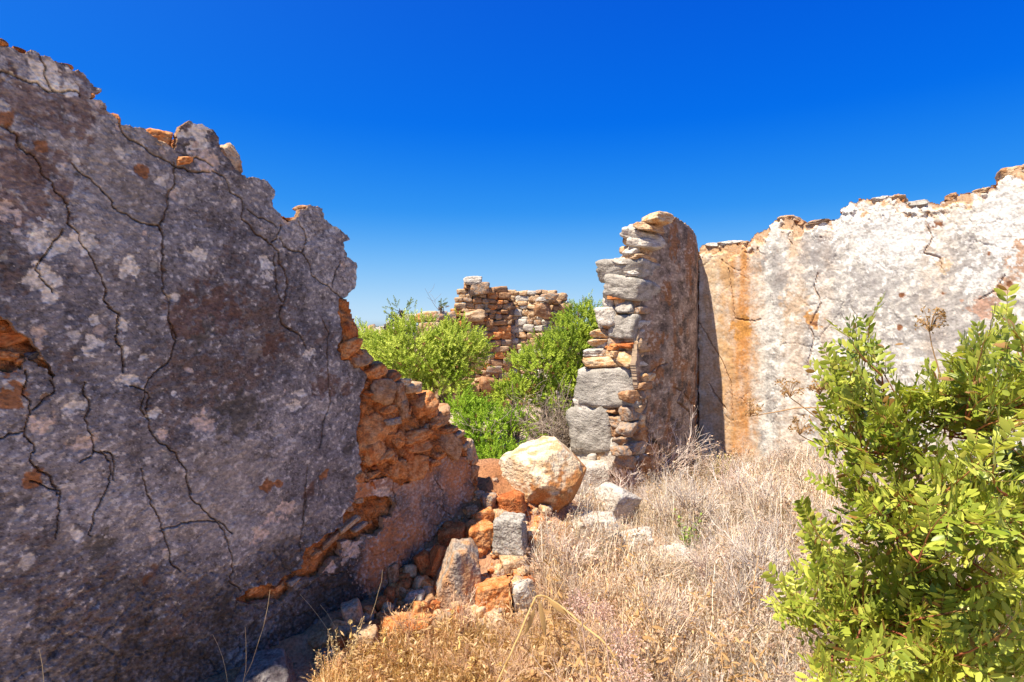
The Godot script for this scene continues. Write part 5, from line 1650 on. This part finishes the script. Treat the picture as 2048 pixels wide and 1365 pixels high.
	for k in spots.size():
		var q: Array = spots[k]
		var p := on_ground(q[0], q[1])
		var near: Array = marks[0]
		for m in marks:
			if Vector2(m[0] - q[0], m[1] - q[1]).length() < Vector2(near[0] - q[0], near[1] - q[1]).length():
				near = m
		var sz: float = q[2] * g.randf_range(0.9, 1.15)
		var o := single("dead_subshrub", kinds[k % 3], M.twig, Transform3D(Basis(Vector3.UP, g.randf_range(0, TAU)) * Basis.from_scale(Vector3(sz * 1.15, sz, sz * 1.15)), p - Vector3(0, 0.02, 0)))
		tag(o, "%s dead subshrub of wiry twigs in the straw %s the %s" % [["pinkish-grey", "brown-grey", "straw-pale"][k % 3], "below" if q[1] > near[1] + 35 else "above" if q[1] < near[1] - 35 else "beside", near[2]], "shrub", "dead subshrubs in the yard", "thing")

	# stalks with withered leaves in the near straw
	var stalks: Array = []
	for k in 4:
		stalks.append(dry_stalk(60 + k, 0.36 + 0.05 * k, 11, 0.052, Color(0.58, 0.36, 0.17)))
	var places: Array = []
	while places.size() < 34:
		var q := Vector2(g.randf_range(960, 1560), g.randf_range(1230, 1520))
		places.append(q)
	for k in places.size():
		var o: Node3D = stalks[k]  if k < 4 else stalks[k % 4].duplicate()
		if k >= 4:
			o.name = numbered("dry_leafy_stalk")
			add_child(o)
		var p := on_ground(places[k].x, places[k].y)
		o.position = p
		o.rotation.y = g.randf_range(0, TAU)
		o.scale = Vector3.ONE * g.randf_range(0.75, 1.1)
		o.set_meta("label", stalk_label(places[k], k))

	# the bent yellow reed
	var reed := MB.new()
	var tones := Color(0.72, 0.52, 0.24)
	var a := spot(985, 1385, 1.45)
	var top := spot(1078, 1192, 1.5)
	var pts := PackedVector3Array([a, spot(1030, 1290, 1.46), spot(1062, 1215, 1.49), top, spot(1110, 1205, 1.5), spot(1165, 1250, 1.46), spot(1220, 1300, 1.42), spot(1250, 1380, 1.4)])
	var smooth := PackedVector3Array()
	for k in pts.size() - 1:
		for j in 5:
			var t := j / 5.0
			var p0 := pts[maxi(k - 1, 0)]
			var p3 := pts[mini(k + 2, pts.size() - 1)]
			smooth.append(pts[k].cubic_interpolate(pts[k + 1], p0, p3, t) + rnd_dir(g) * 0.0008)
	for k in smooth.size() - 1:          # joints between the reed's internodes
		var node := k % 7 == 3
		var t0 := tones.lerp(Color(0.60, 0.34, 0.09), g.randf_range(0, 0.5))
		reed.tube(PackedVector3Array([smooth[k], smooth[k + 1]]), 0.0031 if node else 0.0025, 0.0025, 8, Color(0.46, 0.27, 0.09) if node else t0, t0)
	var ro := single("bent_reed", reed.mesh(), M.straw, Transform3D())
	tag(ro, "thick yellow reed stalk folded over at its top above the golden herbs", "reed")
	for q in [[1070, 1215, 60, -1.9], [1078, 1200, 70, -1.35], [1095, 1200, 50, -0.6]]:
		var lm := MB.new()
		lm.leaf(Vector3.ZERO, Vector3(cos(q[3]), sin(q[3]), 0.2).normalized(), Vector3(0.2, 0.2, 1), q[2] * 1.5 / F, 0.014, 0.5, 0.2, Color(0.60, 0.38, 0.16))
		part(ro, "leaf", lm.mesh(), M.dry_leaf, Transform3D(Basis(), spot(q[0], q[1], 1.49)))

	# fluffy pinkish seed heads close by
	for q in [[1160, 1205, 1.25, 30, "fluffy pinkish seed head beside the bend of the yellow reed"], [1205, 1222, 1.28, 24, "smaller fluffy pale seed head next to the pinkish one"], [1248, 1282, 1.12, 38, "largest fluffy seed head, pale pink, over the near straw"], [1262, 1352, 1.05, 46, "pale fluffy seed head lowest of the four in the near straw"]]:
		var p := spot(q[0], q[1], q[2])
		var o := thing("seed_head", q[4], "dry flower", p)
		var st := MB.new()
		var foot := p + Vector3(0.03, -0.6, 0.08)
		foot.y = ground_y(foot.x, foot.z) - 0.01
		st.tube(curve_pts(foot - p, Vector3.ZERO, Vector3(0.02, 0, 0), 6, 0.004, g), 0.0022, 0.0013, 4, Color(0.55, 0.36, 0.2), Color(0.6, 0.4, 0.28))
		part(o, "stem", st.mesh(), M.twig)
		var fl := MB.new()
		var r: float = q[3] * q[2] / F
		for k in 330:
			var d := rnd_dir(g)
			var c := d * Vector3(1, 0.8, 1) * r * pow(g.randf(), 0.5)
			fl.leaf(c, (d + rnd_dir(g) * 0.8).normalized(), rnd_dir(g), 0.0055, 0.0026, 0.3, 0.2, Color(0.56, 0.33, 0.25).lerp(Color(0.76, 0.54, 0.44), g.randf()), false)
		for k in 14:
			var d := (rnd_dir(g) + Vector3(0, 0.2, 0)).normalized()
			fl.tube(PackedVector3Array([Vector3(0, -r * 0.9, 0), d * r * 0.8]), 0.0008, 0.0006, 3, Color(0.55, 0.36, 0.22), Color(0.6, 0.4, 0.3))
		var flower := part(o, "flower_head", fl.mesh(), M.petal)
		flower.set_meta("kind", "stuff")

	# brown dried umbels over the lentisk and before the sunlit wall
	for q in [[1860, 640, 1.45, 36, 1880, 760, "tall dried brown flower head rising above the lentisk bush"], [1580, 775, 1.75, 30, 1660, 850, "dried brown flower cluster on a wiry stem before the whitewashed wall, highest of three"], [1500, 815, 1.9, 26, 1660, 815, "small dried flower cluster farthest out on a thin straight stem before the orange streak"], [1600, 850, 1.75, 28, 1690, 900, "dried flower cluster hanging lowest at the edge of the lentisk bush"], [1640, 770, 1.7, 22, 1680, 830, "dried brown flowers touching the outer lentisk leaves"]]:
		var p := spot(q[0], q[1], q[2])
		var o := thing("dried_flower", q[6], "dry flower", p)
		var st := MB.new()
		var tone2 := Color(0.42, 0.24, 0.11)
		st.tube(curve_pts(spot(q[4], q[5], q[2]) - p, Vector3(0, -0.03, 0), rnd_dir(g) * 0.01, 5, 0.003, g), 0.0022, 0.0013, 4, tone2, tone2)
		var fl := MB.new()
		var r: float = q[3] * q[2] / F
		for k in 26:
			var d := rnd_dir(g)
			var e := d * Vector3(1, 0.75, 1) * r * g.randf_range(0.6, 1.0)
			st.tube(PackedVector3Array([Vector3(0, -0.03, 0), e * 0.5 + Vector3(0, -0.005, 0), e]), 0.001, 0.0006, 3, tone2, tone2)
			for j in 6:
				fl.leaf(e + rnd_dir(g) * 0.004, rnd_dir(g), rnd_dir(g), 0.008, 0.0045, 0.3, 0.2, Color(0.40, 0.22, 0.10).lerp(Color(0.62, 0.40, 0.20), g.randf()), false)
		part(o, "stem", st.mesh(), M.twig)
		part(o, "flower_head", fl.mesh(), M.dry_leaf).set_meta("kind", "stuff")

	# green survivors
	green_plant("small_plant", "small upright green plant with oval leaves growing in the straw of the yard", on_ground(1378, 1120), 0.36, 9, Color(0.20, 0.29, 0.05), Color(0.36, 0.44, 0.10), 0.034, 5)
	green_plant("small_plant", "yellow-green feathery plant in the corner below the wall's shadow", on_ground(1440, 985), 0.40, 26, Color(0.42, 0.40, 0.09), Color(0.60, 0.52, 0.14), 0.026, 9)
	# spiky dry herbs at the wall foot
	for q in [[690, 1345, 0.26, 7, "spiky dry herb with bristly stems at the edge of the wall's shade"], [655, 1370, 0.2, 5, "lower spiky dry herb next to the dark stone"], [745, 1215, 0.0, 0, ""]]:
		if q[3] == 0:
			continue
		var p := on_ground(q[0], q[1])
		var o := thing("dry_herb", q[4], "dry plant", p)
		for k in int(q[3]):
			var sm := MB.new()
			var a2 := g.randf_range(0, TAU)
			var e := Vector3(cos(a2) * 0.35, 1, sin(a2) * 0.35).normalized() * float(q[2]) * g.randf_range(0.6, 1.0)
			var cpts := curve_pts(Vector3.ZERO, e, rnd_dir(g) * 0.01, 8, 0.002, g)
			sm.tube(cpts, 0.002, 0.0012, 4, Color(0.62, 0.45, 0.24), Color(0.66, 0.5, 0.28))
			for j in 26:
				var t := 0.3 + 0.7 * j / 26.0
				var kk := mini(7, int(t * 8.0))
				sm.leaf(cpts[kk].lerp(cpts[kk + 1], t * 8.0 - kk), (rnd_dir(g) + Vector3(0, 0.7, 0)).normalized(), rnd_dir(g), 0.014, 0.005, 0.3, 0.2, Color(0.66, 0.50, 0.27), false)
			part(o, "stem", sm.mesh(), M.straw)
	# golden thistle heads
	for q in [[845, 1210], [700, 1245], [832, 1236], [905, 1225], [770, 1262], [880, 1250], [752, 1290], [800, 1305], [920, 1278], [860, 1330], [945, 1320], [760, 1335], [1000, 1330]]:
		var base := on_ground(q[0] + g.randf_range(-8, 8), q[1] + 70)
		var d := (base - EYE).dot(-cam_basis.z)
		var p := spot(q[0], q[1], d - 0.02)
		var o := thing("thistle", thistle_label(Vector2(q[0], q[1])), "thistle", base, "golden thistles below the rubble")
		var st := MB.new()
		st.tube(curve_pts(Vector3.ZERO, p - base, rnd_dir(g) * 0.01, 5, 0.002, g), 0.0018, 0.0012, 4, Color(0.66, 0.42, 0.14), Color(0.7, 0.48, 0.18))
		for k in 10:
			var t := g.randf_range(0.2, 0.95)
			st.leaf((p - base) * t, (rnd_dir(g) + Vector3(0, 0.3, 0)).normalized(), Vector3.UP, 0.03, 0.009, 0.5, 0.3, Color(0.74, 0.48, 0.18))
		part(o, "stem", st.mesh(), M.straw)
		var fl := MB.new()
		for k in 60:
			var dd := (rnd_dir(g) + Vector3(0, 0.4, 0)).normalized()
			fl.leaf(p - base, dd, rnd_dir(g), 0.013, 0.0035, 0.3, 0.0, Color(0.85, 0.62, 0.22).lerp(Color(0.9, 0.74, 0.4), g.randf()), false)
		part(o, "flower_head", fl.mesh(), M.petal)
	# golden herbs below the rubble, too dense to count
	var herb := MB.new()
	for k in 22:
		var d := (rnd_dir(g) * 0.8 + Vector3(0, 0.8, 0)).normalized()
		var e := d * g.randf_range(0.04, 0.10)
		herb.tube(PackedVector3Array([Vector3.ZERO, e * 0.5 + rnd_dir(g) * 0.006, e]), 0.0013, 0.0008, 3, Color(0.70, 0.43, 0.16), Color(0.74, 0.5, 0.22))
		for j in g.randi_range(0, 4):
			herb.leaf(e * g.randf_range(0.4, 1.0), (rnd_dir(g) + d * 0.4).normalized(), rnd_dir(g), g.randf_range(0.006, 0.024), g.randf_range(0.002, 0.006), 0.5, 0.4, Color(0.70, 0.42, 0.15).lerp(Color(0.86, 0.63, 0.33), g.randf()), false)
	var hx: Array = []
	var hc: Array = []
	while hx.size() < 2000:
		var q := Vector2(g.randf_range(640, 1450), g.randf_range(1215, 1480))
		if g.randf() < (q.x - 950.0) / 450.0:
			continue
		var lim := 1268.0 if q.x > 760 else 1268.0 + (760.0 - q.x) * 0.9
		if q.y < lim + g.randf_range(-10, 25):
			continue
		var p := on_ground(q.x, q.y)
		if (p - LW.o).dot(LW.n) < 0.3:
			continue
		hx.append(Transform3D(Basis(Vector3.UP, g.randf_range(0, TAU)) * Basis.from_scale(Vector3.ONE * g.randf_range(0.6, 1.35)), p))
		hc.append(Color(1, 1, 1) * g.randf_range(0.8, 1.15))
	tag(scatter(self, "dry_herbs", herb.mesh(), M.dry_leaf, hx, hc), "mat of golden dried herbs below the rubble", "herbs")
	# single grass stems in the shade
	for q in [[700, 1330, 640, 1210], [690, 1325, 600, 1190], [720, 1275, 765, 1140], [470, 1420, 490, 1255], [75, 1500, 78, 1300], [455, 1400, 425, 1270], [470, 1400, 540, 1180]]:
		var p := on_ground(minf(q[0], 700), q[1])
		var d := (p - EYE).dot(-cam_basis.z)
		if d > 6.0 or (p - LW.o).dot(LW.n) < 0.03:
			d = (on_wall(LW, q[0], q[1]) - EYE).dot(-cam_basis.z) - 0.12
		var a3 := spot(q[0], q[1], d)
		var b3 := spot(q[2], q[3], d)
		var mb := MB.new()
		mb.tube(curve_pts(a3, b3, Vector3(0.02, 0, 0), 6, 0.003, g), 0.0015, 0.0008, 4, Color(0.5, 0.38, 0.22), Color(0.6, 0.46, 0.28))
		tag(single("grass_stem", mb.mesh(), M.straw, Transform3D()), stem_label(int(q[0]), int(q[2])), "grass stem", "grass stems at the foot of the cracked wall")


func green_plant(called: String, label: String, at: Vector3, height: float, stems: int, c0: Color, c1: Color, leaf_len: float, seed_: int) -> void:
	var g := RandomNumberGenerator.new()
	g.seed = seed_
	var o := thing(called, label, "plant", at)
	var st := MB.new()
	var one := leaf_mesh(1.0, 0.42 if stems < 15 else 0.3, 0.2, 0.2)
	var shades: Array = []
	for k in 3:
		var m: StandardMaterial3D = M.small_leaf.duplicate()
		m.albedo_color = c0.lerp(c1, k / 2.0).linear_to_srgb()
		shades.append(m)
	for k in stems:
		var a := g.randf_range(0, TAU)
		var e := Vector3(cos(a) * 0.3, 1, sin(a) * 0.3).normalized() * height * g.randf_range(0.5, 1.0)
		var pts := curve_pts(Vector3.ZERO, e, rnd_dir(g) * 0.02, 6, 0.004, g)
		st.tube(pts, 0.002, 0.0012, 4, c0 * 0.9, c0)
		for j in 11:
			var t := 0.25 + 0.75 * j / 10.0
			var kk := mini(5, int(t * 6.0))
			var p := pts[kk].lerp(pts[kk + 1], t * 6.0 - kk)
			var b := j * 2.4
			part(o, "leaf", one, shades[g.randi() % 3], aim(p, Vector3(cos(b), 0.5, sin(b)), Vector3(0.1, 1, 0), leaf_len * g.randf_range(0.7, 1.1)))
	part(o, "stem", st.mesh(), M.small_leaf)


func stalk_label(at: Vector2, k: int) -> String:
	var look: String = ["short", "leaning", "bushy", "tall"][k % 4]
	var marks: Array = [[1075, 1195, "bend of the yellow reed"], [1160, 1205, "pinkish seed head"], [1248, 1282, "largest fluffy seed head"], [1262, 1352, "lowest pale seed head"], [1580, 1200, "lentisk bush's outer twigs"], [1378, 1150, "small upright green plant"], [1000, 1310, "golden herbs"], [1450, 1340, "grey dead twigs"]]
	var near: Array = marks[0]
	for q in marks:
		if Vector2(q[0], q[1]).distance_to(at) < Vector2(near[0], near[1]).distance_to(at):
			near = q
	var side := "under" if at.y > near[1] + 60 else "beyond" if at.y < near[1] - 60 else "beside"
	var far := "close" if Vector2(near[0], near[1]).distance_to(at) < 110.0 else "well"
	return "%s dry stalk with curled tan leaves %s %s the %s, %s" % [look, far, side, near[2], "rubbleward" if at.x < near[0] else "bushward"]


func thistle_label(at: Vector2) -> String:
	var marks: Array = [[815, 1265, "wide flat orange stone"], [722, 1290, "tan stone"], [988, 1255, "upright cream stone"], [690, 1290, "spiky dry herb"], [1020, 1310, "yellow reed"], [912, 1205, "tall pointed slab"], [829, 1200, "round pale grey stone"]]
	var near: Array = marks[0]
	for q in marks:
		if Vector2(q[0], q[1]).distance_to(at) < Vector2(near[0], near[1]).distance_to(at):
			near = q
	return "golden dry thistle with pale yellow head %s the %s, %s" % ["below" if at.y > near[1] + 35 else "beside", near[2], "wallward" if at.x < near[0] else "sunward"]


func stem_label(foot: int, tip: int) -> String:
	var look := "leaning" if absi(tip - foot) > 35 else "upright"
	var place := "between the two dusty stones" if foot > 710 else "beside the pointed blue-grey stone" if foot > 680 else "over the large dark stone" if foot > 400 else "alone far along the wall"
	var size := "fine" if tip < 500 or tip > 620 else "long"
	return "%s %s dead grass stem in the wall's shade %s" % [size, look, place]


# ---------------------------------------------------------------- scene
func _ready() -> void:
	var cam := Camera3D.new()
	cam.name = "camera"
	cam.fov = rad_to_deg(2.0 * atan(682.5 / F))
	cam.near = 0.05
	cam.far = 2000.0
	cam.transform = Transform3D(cam_basis, EYE)
	add_child(cam)
	cam.current = true
	var exposure := 1.95
	var travel := Vector3(0.774, -1.9, -0.664).normalized()
	var sun := DirectionalLight3D.new()
	sun.name = "sun"
	sun.light_energy = 1.6
	sun.light_color = Color(1.0, 0.965, 0.89)
	sun.light_angular_distance = 0.5
	sun.shadow_enabled = true
	sun.transform = Transform3D(Basis.looking_at(travel, Vector3.UP), Vector3(0, 10, 0))
	add_child(sun)
	var env := Environment.new()
	env.background_mode = Environment.BG_SKY
	var sky := Sky.new()
	var pan := PanoramaSkyMaterial.new()
	pan.panorama = sky_picture(exposure, -travel)
	sky.sky_material = pan
	env.sky = sky
	env.tonemap_mode = Environment.TONE_MAPPER_LINEAR
	env.tonemap_exposure = exposure
	env.sdfgi_enabled = true
	env.ssao_enabled = true
	env.ssil_enabled = true
	var we := WorldEnvironment.new()
	we.name = "world"
	we.environment = env
	add_child(we)
	gn.seed = 4
	gn.frequency = 1.0
	gn.fractal_octaves = 3
	rng.seed = 1
	make_materials()
	build_ground()
	build_shaded_wall()
	build_pillar_wall()
	build_sunlit_wall()
	build_far_ruin()
	build_rubble()
	build_bushes()
	build_dry_plants()
	build_lentisk()
